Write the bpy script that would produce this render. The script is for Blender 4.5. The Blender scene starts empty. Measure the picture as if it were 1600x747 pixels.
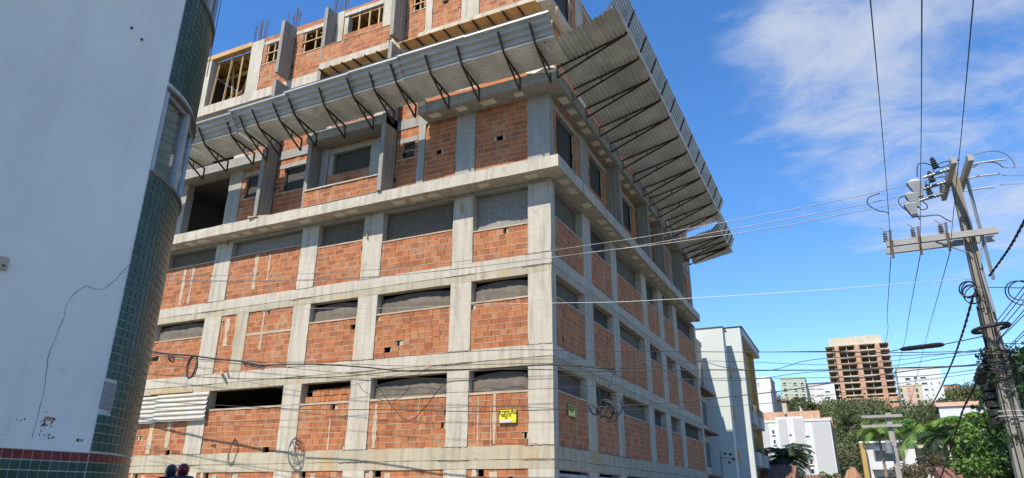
import bpy, math, random
import numpy as np
from mathutils import Vector, Matrix
random.seed(7); rng = np.random.default_rng(7)
S = bpy.context.scene
COL = S.collection
# ------------------------------------------------------------------ camera
CF, CP, CR, CY = 1072.54, 0.359819, 0.006433, 0.447672
CAM = np.array([7.86090, -19.30254, 1.59329])
FW = np.array([-math.sin(CY)*math.cos(CP), math.cos(CY)*math.cos(CP), math.sin(CP)])
RT = np.array([math.cos(CY), math.sin(CY), 0.0]); UP = np.cross(RT, FW)
R2 = RT*math.cos(CR)+UP*math.sin(CR); U2 = -RT*math.sin(CR)+UP*math.cos(CR)
cd = bpy.data.cameras.new("camera"); cam = bpy.data.objects.new("camera", cd); COL.objects.link(cam)
cam.matrix_world = Matrix(((R2[0], U2[0], -FW[0], CAM[0]), (R2[1], U2[1], -FW[1], CAM[1]), (R2[2], U2[2], -FW[2], CAM[2]), (0, 0, 0, 1)))
cd.sensor_width = 36; cd.lens = CF/1600*36; cd.clip_start = 0.1; cd.clip_end = 9000
S.camera = cam
def ray(x, y):
    d = FW*CF+R2*(x-800)+U2*(373.5-y); return d/np.linalg.norm(d)
def pY(x, y, Y=0.):
    d = ray(x, y); return CAM+d*((Y-CAM[1])/d[1])
def pX(x, y, X=0.):
    d = ray(x, y); return CAM+d*((X-CAM[0])/d[0])
def pD(x, y, D):
    d = ray(x, y); return CAM+d*(D/math.hypot(d[0], d[1]))
# ------------------------------------------------------------------ light and sky
SUNDIR = Vector((0.161, 0.71, -1.0)).normalized()      # the way the light travels
el = math.asin(-SUNDIR.z); az = math.atan2(-SUNDIR.x, -SUNDIR.y)
W = bpy.data.worlds.new("World"); S.world = W; W.use_nodes = True
nt = W.node_tree; nt.nodes.clear()
out = nt.nodes.new('ShaderNodeOutputWorld'); bg = nt.nodes.new('ShaderNodeBackground'); sky = nt.nodes.new('ShaderNodeTexSky')
sky.sky_type = 'NISHITA'; sky.sun_disc = False; sky.sun_elevation = el; sky.sun_rotation = az
sky.air_density = 1.0; sky.dust_density = 0.0; sky.ozone_density = 3.0; sky.altitude = 300
bg.inputs['Strength'].default_value = 0.125
hs = nt.nodes.new('ShaderNodeHueSaturation'); hs.inputs['Saturation'].default_value = 1.25; hs.inputs['Hue'].default_value = 0.505; hs.inputs['Value'].default_value = 1.0
nt.links.new(sky.outputs[0], hs.inputs['Color']); nt.links.new(hs.outputs[0], bg.inputs['Color'])
tc = nt.nodes.new('ShaderNodeTexCoord'); sep = nt.nodes.new('ShaderNodeSeparateXYZ'); nt.links.new(tc.outputs['Generated'], sep.inputs[0])
def wmath(op, a, b=None, c=None):
    n = nt.nodes.new('ShaderNodeMath'); n.operation = op
    for i, v in enumerate((a, b, c)):
        if v is None: continue
        if isinstance(v, (int, float)): n.inputs[i].default_value = v
        else: nt.links.new(v, n.inputs[i])
    return n.outputs[0]
zz = wmath('ADD', wmath('MAXIMUM', sep.outputs[2], 0.0), 0.12)
cx = wmath('DIVIDE', sep.outputs[0], zz); cy_ = wmath('DIVIDE', sep.outputs[1], zz)
cmb = nt.nodes.new('ShaderNodeCombineXYZ'); nt.links.new(cx, cmb.inputs[0]); nt.links.new(cy_, cmb.inputs[1])
mp = nt.nodes.new('ShaderNodeMapping'); mp.inputs['Rotation'].default_value = (0, 0, 0.5); mp.inputs['Scale'].default_value = (1.0, 1.35, 1); nt.links.new(cmb.outputs[0], mp.inputs[0])
n1 = nt.nodes.new('ShaderNodeTexNoise'); n1.inputs['Scale'].default_value = 2.3; n1.inputs['Detail'].default_value = 10; n1.inputs['Roughness'].default_value = 0.64; n1.inputs['Distortion'].default_value = 0.35
nt.links.new(mp.outputs[0], n1.inputs['Vector'])
cdir = ray(1560, 20)
dot = nt.nodes.new('ShaderNodeVectorMath'); dot.operation = 'DOT_PRODUCT'; nt.links.new(tc.outputs['Generated'], dot.inputs[0]); dot.inputs[1].default_value = tuple(cdir)
cov = nt.nodes.new('ShaderNodeMapRange'); cov.inputs[1].default_value = 0.90; cov.inputs[2].default_value = 0.975; cov.inputs[3].default_value = -0.34; cov.inputs[4].default_value = 0.12
nt.links.new(dot.outputs['Value'], cov.inputs[0])
cl = wmath('ADD', n1.outputs[0], cov.outputs[0])
rm = nt.nodes.new('ShaderNodeMapRange'); rm.interpolation_type = 'SMOOTHSTEP'; rm.inputs[1].default_value = 0.46; rm.inputs[2].default_value = 0.78; rm.inputs[3].default_value = 0; rm.inputs[4].default_value = 0.80
nt.links.new(cl, rm.inputs[0])
bg2 = nt.nodes.new('ShaderNodeBackground'); bg2.inputs['Color'].default_value = (0.34, 0.37, 0.43, 1); bg2.inputs['Strength'].default_value = 1.0
mx = nt.nodes.new('ShaderNodeMixShader'); nt.links.new(rm.outputs[0], mx.inputs[0]); nt.links.new(bg.outputs[0], mx.inputs[1]); nt.links.new(bg2.outputs[0], mx.inputs[2]); nt.links.new(mx.outputs[0], out.inputs[0])
sd = bpy.data.lights.new("sun", 'SUN'); sd.energy = 3.9; sd.angle = math.radians(0.53); sd.color = (1, 0.93, 0.82)
sun = bpy.data.objects.new("sun", sd); COL.objects.link(sun); sun.rotation_euler = SUNDIR.to_track_quat('-Z', 'Y').to_euler()
S.view_settings.view_transform = 'Standard'; S.view_settings.look = 'None'; S.view_settings.exposure = 0.96; S.view_settings.gamma = 1
S.cycles.max_bounces = 6; S.cycles.diffuse_bounces = 4; S.cycles.glossy_bounces = 3; S.cycles.transparent_max_bounces = 8
# ------------------------------------------------------------------ materials
MATS = {}
def nodes(name):
    m = bpy.data.materials.new(name); m.use_nodes = True; t = m.node_tree; t.nodes.clear()
    o = t.nodes.new('ShaderNodeOutputMaterial'); b = t.nodes.new('ShaderNodeBsdfPrincipled'); t.links.new(b.outputs[0], o.inputs[0])
    MATS[name] = m
    return m, t, b
def N(t, typ, **kw):
    n = t.nodes.new(typ)
    for k, v in kw.items():
        if k.startswith('i_'):
            key = k[2:].replace('_', ' ')
            n.inputs[key].default_value = v
        else: setattr(n, k, v)
    return n
def noise(t, vec, scale, detail=4, rough=0.55, mapscale=None, dist=0.0):
    if mapscale is not None:
        mpn = N(t, 'ShaderNodeMapping'); mpn.inputs['Scale'].default_value = mapscale; t.links.new(vec, mpn.inputs[0]); vec = mpn.outputs[0]
    n = N(t, 'ShaderNodeTexNoise'); n.inputs['Scale'].default_value = scale; n.inputs['Detail'].default_value = detail; n.inputs['Roughness'].default_value = rough; n.inputs['Distortion'].default_value = dist
    t.links.new(vec, n.inputs['Vector']); return n.outputs[0]
def ramp(t, f, a, b, lo=0., hi=1.):
    n = N(t, 'ShaderNodeMapRange'); n.inputs[1].default_value = a; n.inputs[2].default_value = b; n.inputs[3].default_value = lo; n.inputs[4].default_value = hi
    t.links.new(f, n.inputs[0]); return n.outputs[0]
def mixc(t, f, c1, c2, mode='MIX'):
    n = N(t, 'ShaderNodeMix', data_type='RGBA', blend_type=mode)
    for sck, v in ((n.inputs[0], f), (n.inputs[6], c1), (n.inputs[7], c2)):
        if isinstance(v, (int, float)): sck.default_value = v
        elif isinstance(v, tuple): sck.default_value = v if len(v) == 4 else v+(1,)
        else: t.links.new(v, sck)
    return n.outputs[2]
def bump(t, b, h, dist=0.01, strength=0.5):
    n = N(t, 'ShaderNodeBump'); n.inputs['Distance'].default_value = dist; n.inputs['Strength'].default_value = strength
    t.links.new(h, n.inputs['Height']); t.links.new(n.outputs[0], b.inputs['Normal'])
def ocoord(t):
    return N(t, 'ShaderNodeTexCoord').outputs['Object']
def mat_concrete(name, base, dark, warm=(0.40, 0.31, 0.19), streak=0.5, rust=0.35, boards=0.0):
    m, t, b = nodes(name); v = ocoord(t)
    a = noise(t, v, 0.9, 6, 0.6); s = noise(t, v, 1.0, 5, 0.6, (5, 5, 0.45)); f = noise(t, v, 26, 4, 0.7)
    w = noise(t, v, 0.55, 4, 0.6, (1.6, 1.6, 0.9), 0.6); pt = noise(t, v, 3.2, 6, 0.65)
    c = mixc(t, ramp(t, a, 0.35, 0.68), base, tuple(x*0.80 for x in base))
    c = mixc(t, ramp(t, s, 0.47, 0.68, 0, streak), c, dark)
    c = mixc(t, ramp(t, w, 0.54, 0.70, 0, rust), c, warm); sp2 = noise(t, v, 9.0, 7, 0.8); c = mixc(t, ramp(t, sp2, 0.60, 0.68, 0, 0.5), c, tuple(x*0.7 for x in dark))
    c = mixc(t, ramp(t, pt, 0.58, 0.68, 0, 0.55), c, dark)
    c = mixc(t, ramp(t, f, 0.35, 0.7, 0, 0.35), c, tuple(x*0.66 for x in base))
    bl = noise(t, v, 1.0, 3, 0.5, (0.35, 0.35, 9.0)); c = mixc(t, ramp(t, bl, 0.50, 0.60, 0, 0.40), c, tuple(x*0.72 for x in base))
    bv = noise(t, v, 1.0, 3, 0.5, (9.0, 9.0, 0.12)); c = mixc(t, ramp(t, bv, 0.54, 0.62, 0, 0.22), c, tuple(x*0.7 for x in base))
    h = f
    if boards:
        wv = N(t, 'ShaderNodeTexWave', wave_type='BANDS', bands_direction='X'); wv.inputs['Scale'].default_value = 2.2; wv.inputs['Distortion'].default_value = 0.6
        mpn = N(t, 'ShaderNodeMapping'); mpn.inputs['Rotation'].default_value = (0, 0, 0.78); t.links.new(v, mpn.inputs[0]); t.links.new(mpn.outputs[0], wv.inputs[0])
        c = mixc(t, ramp(t, wv.outputs[1], 0.0, 0.25, boards, 0), c, tuple(x*0.5 for x in base))
    t.links.new(c, b.inputs['Base Color']); b.inputs['Roughness'].default_value = 0.92
    bump(t, b, h, 0.012, 0.5)
    return m
mat_concrete('concrete', (0.52, 0.47, 0.38), (0.22, 0.185, 0.14), streak=0.7, rust=0.45)
mat_concrete('concrete_stained', (0.45, 0.40, 0.29), (0.20, 0.165, 0.115), (0.42, 0.27, 0.10), 0.7, 0.75)
mat_concrete('concrete_grey', (0.34, 0.325, 0.29), (0.16, 0.15, 0.135), (0.3, 0.25, 0.18), 0.6, 0.2)
mat_concrete('concrete_boarded', (0.30, 0.285, 0.25), (0.15, 0.14, 0.12), (0.25, 0.2, 0.13), 0.8, 0.3, 0.6)
mat_concrete('mortar', (0.50, 0.40, 0.28), (0.30, 0.22, 0.15), (0.5, 0.33, 0.2), 0.4, 0.4)
mat_concrete('soffit_infill', (0.80, 0.74, 0.62), (0.55, 0.50, 0.42), streak=0.1, rust=0.2)
mat_concrete('pole_concrete', (0.27, 0.25, 0.21), (0.08, 0.07, 0.06), (0.28, 0.2, 0.12), 0.9, 0.5)
mat_concrete('arm_concrete', (0.34, 0.33, 0.30), (0.25, 0.24, 0.21), streak=0.2, rust=0.1)
def mat_brick(name, c1, c2, c3, groove=True):
    m, t, b = nodes(name); v = ocoord(t)
    at = N(t, 'ShaderNodeAttribute', attribute_name='tint'); oi = N(t, 'ShaderNodeObjectInfo')
    ad = N(t, 'ShaderNodeMath', operation='ADD'); t.links.new(at.outputs['Fac'], ad.inputs[0]); t.links.new(oi.outputs['Random'], ad.inputs[1])
    fr = N(t, 'ShaderNodeMath', operation='FRACT'); t.links.new(ad.outputs[0], fr.inputs[0]); r = fr.outputs[0]
    c = mixc(t, ramp(t, r, 0.0, 0.6), c1, c2); c = mixc(t, ramp(t, r, 0.84, 1.0, 0, 0.8), c, c3)
    geo = N(t, 'ShaderNodeNewGeometry').outputs['Position']
    st = noise(t, geo, 1.3, 6, 0.65, (1, 1, 0.6)); c = mixc(t, ramp(t, st, 0.52, 0.72, 0, 0.60), c, (0.39, 0.26, 0.15))
    vs = noise(t, geo, 1.0, 5, 0.6, (9, 9, 0.6)); c = mixc(t, ramp(t, vs, 0.54, 0.74, 0, 0.35), c, (0.45, 0.26, 0.13))
    dk = noise(t, geo, 2.1, 5, 0.6); c = mixc(t, ramp(t, dk, 0.50, 0.72, 0, 0.6), c, (0.20, 0.09, 0.06))
    f = noise(t, geo, 40, 3, 0.7); c = mixc(t, ramp(t, f, 0.4, 0.7, 0, 0.3), c, (0.28, 0.12, 0.07))
    t.links.new(c, b.inputs['Base Color']); b.inputs['Roughness'].default_value = 0.9
    bump(t, b, f, 0.006, 0.5)
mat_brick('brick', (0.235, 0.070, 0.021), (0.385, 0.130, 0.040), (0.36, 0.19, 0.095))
mat_brick('brick_shade_lift', (0.34, 0.105, 0.034), (0.48, 0.165, 0.055), (0.45, 0.24, 0.12))  # same brick in lighter colours, lifting the brightness of the shaded right facade
def mat_simple(name, col, rough=0.7, metal=0.0, var=0.25, scale=3.0, bumpd=0.0, dark=None, spec=None, alpha=1.0):
    m, t, b = nodes(name); v = ocoord(t); n = noise(t, v, scale, 5, 0.6)
    c = mixc(t, ramp(t, n, 0.35, 0.7, 0, 1), col, dark or tuple(x*(1-var) for x in col))
    t.links.new(c, b.inputs['Base Color']); b.inputs['Roughness'].default_value = rough; b.inputs['Metallic'].default_value = metal; b.inputs['Alpha'].default_value = alpha
    if bumpd: bump(t, b, noise(t, v, scale*8, 3, 0.6), bumpd, 0.6)
    return m
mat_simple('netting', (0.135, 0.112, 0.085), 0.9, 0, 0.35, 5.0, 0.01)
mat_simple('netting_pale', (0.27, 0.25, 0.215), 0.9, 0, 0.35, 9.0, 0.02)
mat_concrete('interior_shade', (0.15, 0.135, 0.115), (0.08, 0.075, 0.065)); mat_simple('netting_dark', (0.055, 0.05, 0.043), 0.9, 0, 0.35, 5.0, 0.01)  # interior concrete darkened below its raw tone, room shade put into the colour
mat_simple('zinc', (0.48, 0.49, 0.49), 0.45, 0.6, 0.35, 1.1, 0.0, (0.38, 0.37, 0.35))
mat_simple('zinc_dull', (0.70, 0.70, 0.67), 0.45, 0.25, 0.35, 0.9, 0.0, (0.44, 0.43, 0.40))
mat_simple('zinc_white', (0.50, 0.49, 0.45), 0.6, 0.15, 0.3, 2.0, 0.0, (0.50, 0.42, 0.30))
mat_simple('shutter_blue', (0.36, 0.39, 0.42), 0.5, 0.3, 0.35, 1.5, 0.0)
mat_simple('rusty_steel', (0.055, 0.038, 0.03), 0.75, 0.2, 0.4, 12)
mat_simple('rebar_steel', (0.12, 0.07, 0.05), 0.8, 0.3, 0.4, 12)
mat_simple('timber', (0.50, 0.33, 0.16), 0.8, 0, 0.4, 4.0, 0.003, (0.33, 0.20, 0.09))
mat_simple('plywood', (0.50, 0.30, 0.11), 0.7, 0, 0.35, 2.0, 0.002, (0.34, 0.19, 0.065))
mat_simple('yellow_formwork', (0.30, 0.20, 0.015), 0.6, 0, 0.2, 4)
mat_simple('white_paint', (0.70, 0.71, 0.70), 0.8, 0, 0.06, 0.7, 0.002)
mat_simple('plaster_grey', (0.42, 0.41, 0.39), 0.85, 0, 0.08, 1.5)
mat_simple('plaster_blue', (0.50, 0.53, 0.50), 0.85, 0, 0.07, 0.5)
mat_simple('plaster_cream', (0.48, 0.42, 0.30), 0.85, 0, 0.12, 0.5)
mat_simple('plaster_ochre', (0.42, 0.26, 0.075), 0.85, 0, 0.10, 0.7)
mat_simple('plaster_green', (0.38, 0.41, 0.32), 0.85, 0, 0.08, 0.3)
mat_simple('plaster_pink', (0.50, 0.33, 0.25), 0.85, 0, 0.12, 0.3)
mat_simple('plaster_white', (0.56, 0.55, 0.52), 0.85, 0, 0.07, 0.3)
mat_simple('far_brick', (0.48, 0.29, 0.20), 0.9, 0, 0.3, 0.6, 0, (0.36, 0.18, 0.11))
mat_simple('far_concrete', (0.50, 0.44, 0.34), 0.9, 0, 0.2, 0.4)
mat_simple('roof_tile', (0.24, 0.11, 0.07), 0.85, 0, 0.5, 2.5)
mat_simple('dark_roof', (0.07, 0.07, 0.075), 0.8, 0, 0.3, 1.0)
mat_simple('glass', (0.03, 0.04, 0.045), 0.12, 0, 0.2, 1.0)
mat_simple('glass_green', (0.05, 0.09, 0.085), 0.15, 0, 0.2, 1.0)
mat_simple('curtain', (0.74, 0.72, 0.66), 0.9, 0, 0.35, 4.0)
mat_simple('aluminium', (0.44, 0.44, 0.44), 0.45, 0.5, 0.15, 3)
mat_simple('black_rubber', (0.014, 0.014, 0.015), 0.6, 0, 0.3, 8)
mat_simple('wire_metal', (0.20, 0.20, 0.20), 0.45, 0.6, 0.2, 4)
mat_simple('porcelain', (0.10, 0.085, 0.08), 0.3, 0, 0.3, 10)
mat_simple('grey_metal', (0.24, 0.25, 0.26), 0.5, 0.3, 0.15, 3)
mat_simple('bark', (0.13, 0.09, 0.06), 0.9, 0, 0.5, 8, 0.01)
mat_simple('palm_bark', (0.26, 0.22, 0.17), 0.9, 0, 0.4, 6, 0.01)
mat_simple('asphalt', (0.10, 0.095, 0.085), 0.9, 0, 0.3, 3, 0.004)
mat_simple('paving', (0.38, 0.36, 0.32), 0.9, 0, 0.25, 1.5, 0.004)
mat_simple('road_paint', (0.7, 0.7, 0.68), 0.8, 0, 0.2, 5)
mat_simple('red_soil', (0.36, 0.15, 0.08), 0.95, 0, 0.5, 0.35, 0.05, (0.20, 0.14, 0.07))
mat_simple('grout', (0.60, 0.63, 0.58), 0.9, 0, 0.3, 8)
mat_simple('stone_trim', (0.20, 0.18, 0.16), 0.7, 0, 0.4, 9)
mat_simple('crack_dark', (0.09, 0.08, 0.07), 0.95, 0, 0.2, 8)
mat_simple('patch_paper', (0.36, 0.34, 0.32), 0.9, 0, 0.5, 40)
mat_simple('sign_yellow', (0.80, 0.72, 0.02), 0.5, 0, 0.05, 4)
mat_simple('sign_black', (0.02, 0.02, 0.02), 0.6, 0, 0.1, 4)
mat_simple('sign_white', (0.75, 0.68, 0.62), 0.6, 0, 0.1, 4)
mat_simple('cloth_white', (0.66, 0.62, 0.54), 0.9, 0, 0.2, 3, 0.01)
mat_simple('helmet_grey', (0.05, 0.055, 0.055), 0.25, 0, 0.1, 3)
mat_simple('helmet_red', (0.22, 0.012, 0.02), 0.25, 0, 0.1, 3)
mat_simple('visor', (0.01, 0.01, 0.012), 0.1, 0, 0.1, 3)
mat_simple('jacket_dark', (0.03, 0.032, 0.034), 0.9, 0, 0.4, 8, 0.005)
mat_simple('jacket_blue', (0.05, 0.065, 0.12), 0.9, 0, 0.4, 8, 0.005)
mat_simple('denim', (0.05, 0.07, 0.12), 0.9, 0, 0.3, 12)
mat_simple('skin', (0.38, 0.22, 0.15), 0.6, 0, 0.1, 5)
mat_simple('bike_paint', (0.25, 0.02, 0.02), 0.3, 0.1, 0.1, 2)
def mat_tile(name, c1, c2):
    m, t, b = nodes(name)
    at = N(t, 'ShaderNodeAttribute', attribute_name='tint'); oi = N(t, 'ShaderNodeObjectInfo')
    ad = N(t, 'ShaderNodeMath', operation='ADD'); t.links.new(at.outputs['Fac'], ad.inputs[0]); t.links.new(oi.outputs['Random'], ad.inputs[1])
    fr = N(t, 'ShaderNodeMath', operation='FRACT'); t.links.new(ad.outputs[0], fr.inputs[0])
    c = mixc(t, fr.outputs[0], c1, c2); t.links.new(c, b.inputs['Base Color']); b.inputs['Roughness'].default_value = 0.3; b.inputs['IOR'].default_value = 1.36
    geo = N(t, 'ShaderNodeNewGeometry').outputs['Position']; bump(t, b, noise(t, geo, 14, 2), 0.004, 0.35)
mat_tile('tile_green', (0.018, 0.060, 0.038), (0.042, 0.095, 0.066)); mat_tile('tile_red', (0.16, 0.018, 0.016), (0.22, 0.03, 0.025))
def mat_leaf(name, c1, c2, c3, scale=0.5):
    m, t, b = nodes(name)
    at = N(t, 'ShaderNodeAttribute', attribute_name='tint'); geo = N(t, 'ShaderNodeNewGeometry').outputs['Position']
    n = noise(t, geo, scale, 3)
    c = mixc(t, at.outputs['Fac'], c1, c2); c = mixc(t, ramp(t, n, 0.5, 0.68, 0, 0.8), c, c3)
    t.links.new(c, b.inputs['Base Color']); b.inputs['Roughness'].default_value = 0.65
    tr = N(t, 'ShaderNodeBsdfTranslucent'); t.links.new(c, tr.inputs[0]); mxs = N(t, 'ShaderNodeMixShader'); mxs.inputs[0].default_value = 0.3
    o = [x for x in t.nodes if x.type == 'OUTPUT_MATERIAL'][0]; t.links.new(b.outputs[0], mxs.inputs[1]); t.links.new(tr.outputs[0], mxs.inputs[2]); t.links.new(mxs.outputs[0], o.inputs[0])
mat_leaf('leaf_hill', (0.050, 0.070, 0.020), (0.125, 0.155, 0.045), (0.165, 0.145, 0.07), 0.03)
mat_leaf('leaf_bright', (0.045, 0.12, 0.02), (0.14, 0.24, 0.04), (0.03, 0.08, 0.02), 1.2)
mat_leaf('leaf_dark', (0.015, 0.045, 0.014), (0.045, 0.10, 0.025), (0.012, 0.03, 0.012), 0.9)
mat_leaf('leaf_palm', (0.05, 0.13, 0.025), (0.15, 0.28, 0.05), (0.24, 0.28, 0.04), 0.6)
mat_leaf('leaf_palm_dark', (0.012, 0.04, 0.015), (0.045, 0.085, 0.03), (0.03, 0.06, 0.02), 0.5)
mat_leaf('leaf_brown', (0.09, 0.06, 0.035), (0.16, 0.10, 0.055), (0.07, 0.09, 0.03), 1.0)
def mat_ground():
    m, t, b = nodes('hill_ground'); v = ocoord(t)
    a = noise(t, v, 0.02, 6); c = mixc(t, ramp(t, a, 0.4, 0.6), (0.075, 0.085, 0.035), (0.15, 0.12, 0.06))
    s = noise(t, v, 0.05, 5, 0.6, None, 0.8); c = mixc(t, ramp(t, s, 0.6, 0.68, 0, 0.8), c, (0.28, 0.13, 0.07))
    t.links.new(c, b.inputs['Base Color']); b.inputs['Roughness'].default_value = 1.0
mat_ground()
def mat_wallwhite():
    m, t, b = nodes('old_white_wall'); v = ocoord(t)
    a = noise(t, v, 0.5, 6, 0.6); c = mixc(t, ramp(t, a, 0.35, 0.7), (0.84, 0.785, 0.70), (0.74, 0.70, 0.63))
    sp = N(t, 'ShaderNodeSeparateXYZ'); t.links.new(v, sp.inputs[0])
    low = ramp(t, sp.outputs[2], 2.0, 4.6, 1, 0)
    p = noise(t, v, 2.6, 9, 0.75); f = noise(t, v, 30, 5, 0.8)
    ml = N(t, 'ShaderNodeMath', operation='MULTIPLY'); t.links.new(ramp(t, p, 0.56, 0.72), ml.inputs[0]); t.links.new(ramp(t, f, 0.48, 0.62), ml.inputs[1])
    ml2 = N(t, 'ShaderNodeMath', operation='MULTIPLY'); t.links.new(ml.outputs[0], ml2.inputs[0]); t.links.new(low, ml2.inputs[1])
    c = mixc(t, ml2.outputs[0], c, (0.27, 0.26, 0.25))
    s = noise(t, v, 1.0, 5, 0.6, (1.3, 2.5, 0.25)); c = mixc(t, ramp(t, s, 0.50, 0.74, 0, 0.3), c, (0.55, 0.52, 0.47)); q2 = noise(t, v, 6.0, 8, 0.75); c = mixc(t, ramp(t, q2, 0.60, 0.72, 0, 0.30), c, (0.50, 0.48, 0.44)); s3 = noise(t, v, 1.0, 6, 0.7, (7, 7, 0.18)); c = mixc(t, ramp(t, s3, 0.60, 0.75, 0, 0.16), c, (0.46, 0.44, 0.40))
    t.links.new(c, b.inputs['Base Color']); b.inputs['Roughness'].default_value = 0.8; bump(t, b, noise(t, v, 2.2, 7, 0.65), 0.04, 0.5)
mat_wallwhite()
# ------------------------------------------------------------------ mesh helpers
class MB:
    def __init__(s): s.v = []; s.f = []; s.t = []; s.m = []; s.cm = 0
    def box(s, x0, x1, y0, y1, z0, z1, tint=0.0):
        n = len(s.v)
        if x0 > x1: x0, x1 = x1, x0
        if y0 > y1: y0, y1 = y1, y0
        s.v += [(x0, y0, z0), (x1, y0, z0), (x1, y1, z0), (x0, y1, z0), (x0, y0, z1), (x1, y0, z1), (x1, y1, z1), (x0, y1, z1)]
        s.add([(0, 3, 2, 1), (4, 5, 6, 7), (0, 1, 5, 4), (1, 2, 6, 5), (2, 3, 7, 6), (3, 0, 4, 7)], n, tint); return s
    def add(s, fs, n, tint=0.0):
        for f in fs: s.f.append(tuple(i+n for i in f)); s.t.append(tint); s.m.append(s.cm)
    def hexa(s, pts, tint=0.0):
        n = len(s.v); s.v += [tuple(p) for p in pts]
        s.add([(0, 3, 2, 1), (4, 5, 6, 7), (0, 1, 5, 4), (1, 2, 6, 5), (2, 3, 7, 6), (3, 0, 4, 7)], n, tint); return s
    def bar(s, a, b, w, h=None, tint=0.0):
        a = Vector(a); b = Vector(b); d = (b-a)
        if d.length < 1e-6: return s
        d.normalize(); u = d.cross(Vector((0, 0, 1)))
        if u.length < 1e-3: u = Vector((1, 0, 0))
        u.normalize(); v = u.cross(d); h = h or w
        pts = []
        for p in (a, b):
            for su, sv in ((-1, -1), (1, -1), (1, 1), (-1, 1)): pts.append(p+u*su*w/2+v*sv*h/2)
        return s.hexa(pts, tint)
    def tube(s, pts, r, seg=6, cap=True, tint=0.0, radii=None):
        pts = [Vector(p) for p in pts]; n0 = len(s.v); m = len(pts)
        prev = None
        for i, p in enumerate(pts):
            d = (pts[min(i+1, m-1)]-pts[max(i-1, 0)])
            if d.length < 1e-9: d = Vector((0, 0, 1))
            d.normalize()
            if prev is None:
                u = d.cross(Vector((0, 0, 1)));
                if u.length < 1e-3: u = Vector((1, 0, 0))
            else: u = prev-d*prev.dot(d)
            u.normalize(); prev = u; v = d.cross(u); rr = radii[i] if radii else r
            for k in range(seg):
                a = 2*math.pi*k/seg; s.v.append(tuple(p+(u*math.cos(a)+v*math.sin(a))*rr))
        fs = []
        for i in range(m-1):
            for k in range(seg):
                fs.append((i*seg+k, i*seg+(k+1) % seg, (i+1)*seg+(k+1) % seg, (i+1)*seg+k))
        if cap: fs.append(tuple(range(seg-1, -1, -1))); fs.append(tuple((m-1)*seg+k for k in range(seg)))
        s.add(fs, n0, tint); return s
    def lathe(s, o, axis, prof, seg=12, tint=0.0):
        axis = Vector(axis).normalized(); o = Vector(o)
        return s.tube([o+axis*h for h, r in prof], 1, seg, True, tint, [max(r, 1e-4) for h, r in prof])
    def build(s, name, mat, parent=None, smooth=False, tint=False):
        me = bpy.data.meshes.new(name); me.from_pydata(s.v, [], s.f)
        for mm in (mat if isinstance(mat, (list, tuple)) else [mat]): me.materials.append(MATS[mm])
        if s.cm or any(s.m): me.polygons.foreach_set('material_index', s.m)
        if tint:
            a = me.attributes.new('tint', 'FLOAT', 'FACE'); a.data.foreach_set('value', s.t)
        if smooth: me.polygons.foreach_set('use_smooth', [True]*len(s.f))
        me.update()
        o = bpy.data.objects.new(name, me); COL.objects.link(o)
        if parent: o.parent = parent
        return o
def fix(o):   # outward normals are already consistent for boxes
    return o
def tag(o, label=None, cat=None, group=None, kind=None):
    if label: o['label'] = label
    if cat: o['category'] = cat
    if group: o['group'] = group
    if kind: o['kind'] = kind
    return o
def thing(name, label, cat, loc=(0, 0, 0), group=None, rz=0):
    o = bpy.data.objects.new(name, None); COL.objects.link(o); o.location = loc; o.rotation_euler = (0, 0, rz); o.empty_display_size = 0.2
    return tag(o, label, cat, group)
def bx(mat, name, parent, x0, x1, y0, y1, z0, z1):
    return MB().box(x0, x1, y0, y1, z0, z1).build(name, mat, parent)
def quads(name, mat, cen, size, parent=None, nb=None, asp=0.6, tintv=None):
    """many small leaf-shaped faces, numpy arrays for speed"""
    n = len(cen); cen = np.asarray(cen, float); size = np.broadcast_to(np.asarray(size, float), (n,))
    d = rng.normal(size=(n, 3)); d /= np.linalg.norm(d, axis=1)[:, None]
    if nb is not None: d = d*0.75+nb; d /= np.linalg.norm(d, axis=1)[:, None]
    a = np.cross(d, rng.normal(size=(n, 3))); a /= np.linalg.norm(a, axis=1)[:, None]+1e-9; b = np.cross(d, a)
    s = size[:, None]
    V = np.stack([cen-a*s, cen-b*s*asp, cen+a*s, cen+b*s*asp], 1).reshape(-1, 3)
    me = bpy.data.meshes.new(name); me.vertices.add(4*n); me.vertices.foreach_set('co', V.ravel())
    me.loops.add(4*n); me.loops.foreach_set('vertex_index', np.arange(4*n, dtype=np.int32))
    me.polygons.add(n); me.polygons.foreach_set('loop_start', np.arange(0, 4*n, 4, dtype=np.int32))
    at = me.attributes.new('tint', 'FLOAT', 'FACE'); at.data.foreach_set('value', (rng.random(n) if tintv is None else tintv).astype(np.float32))
    me.materials.append(MATS[mat]); me.update(calc_edges=True); me.validate()
    o = bpy.data.objects.new(name, me); COL.objects.link(o)
    if parent: o.parent = parent
    return o
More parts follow.
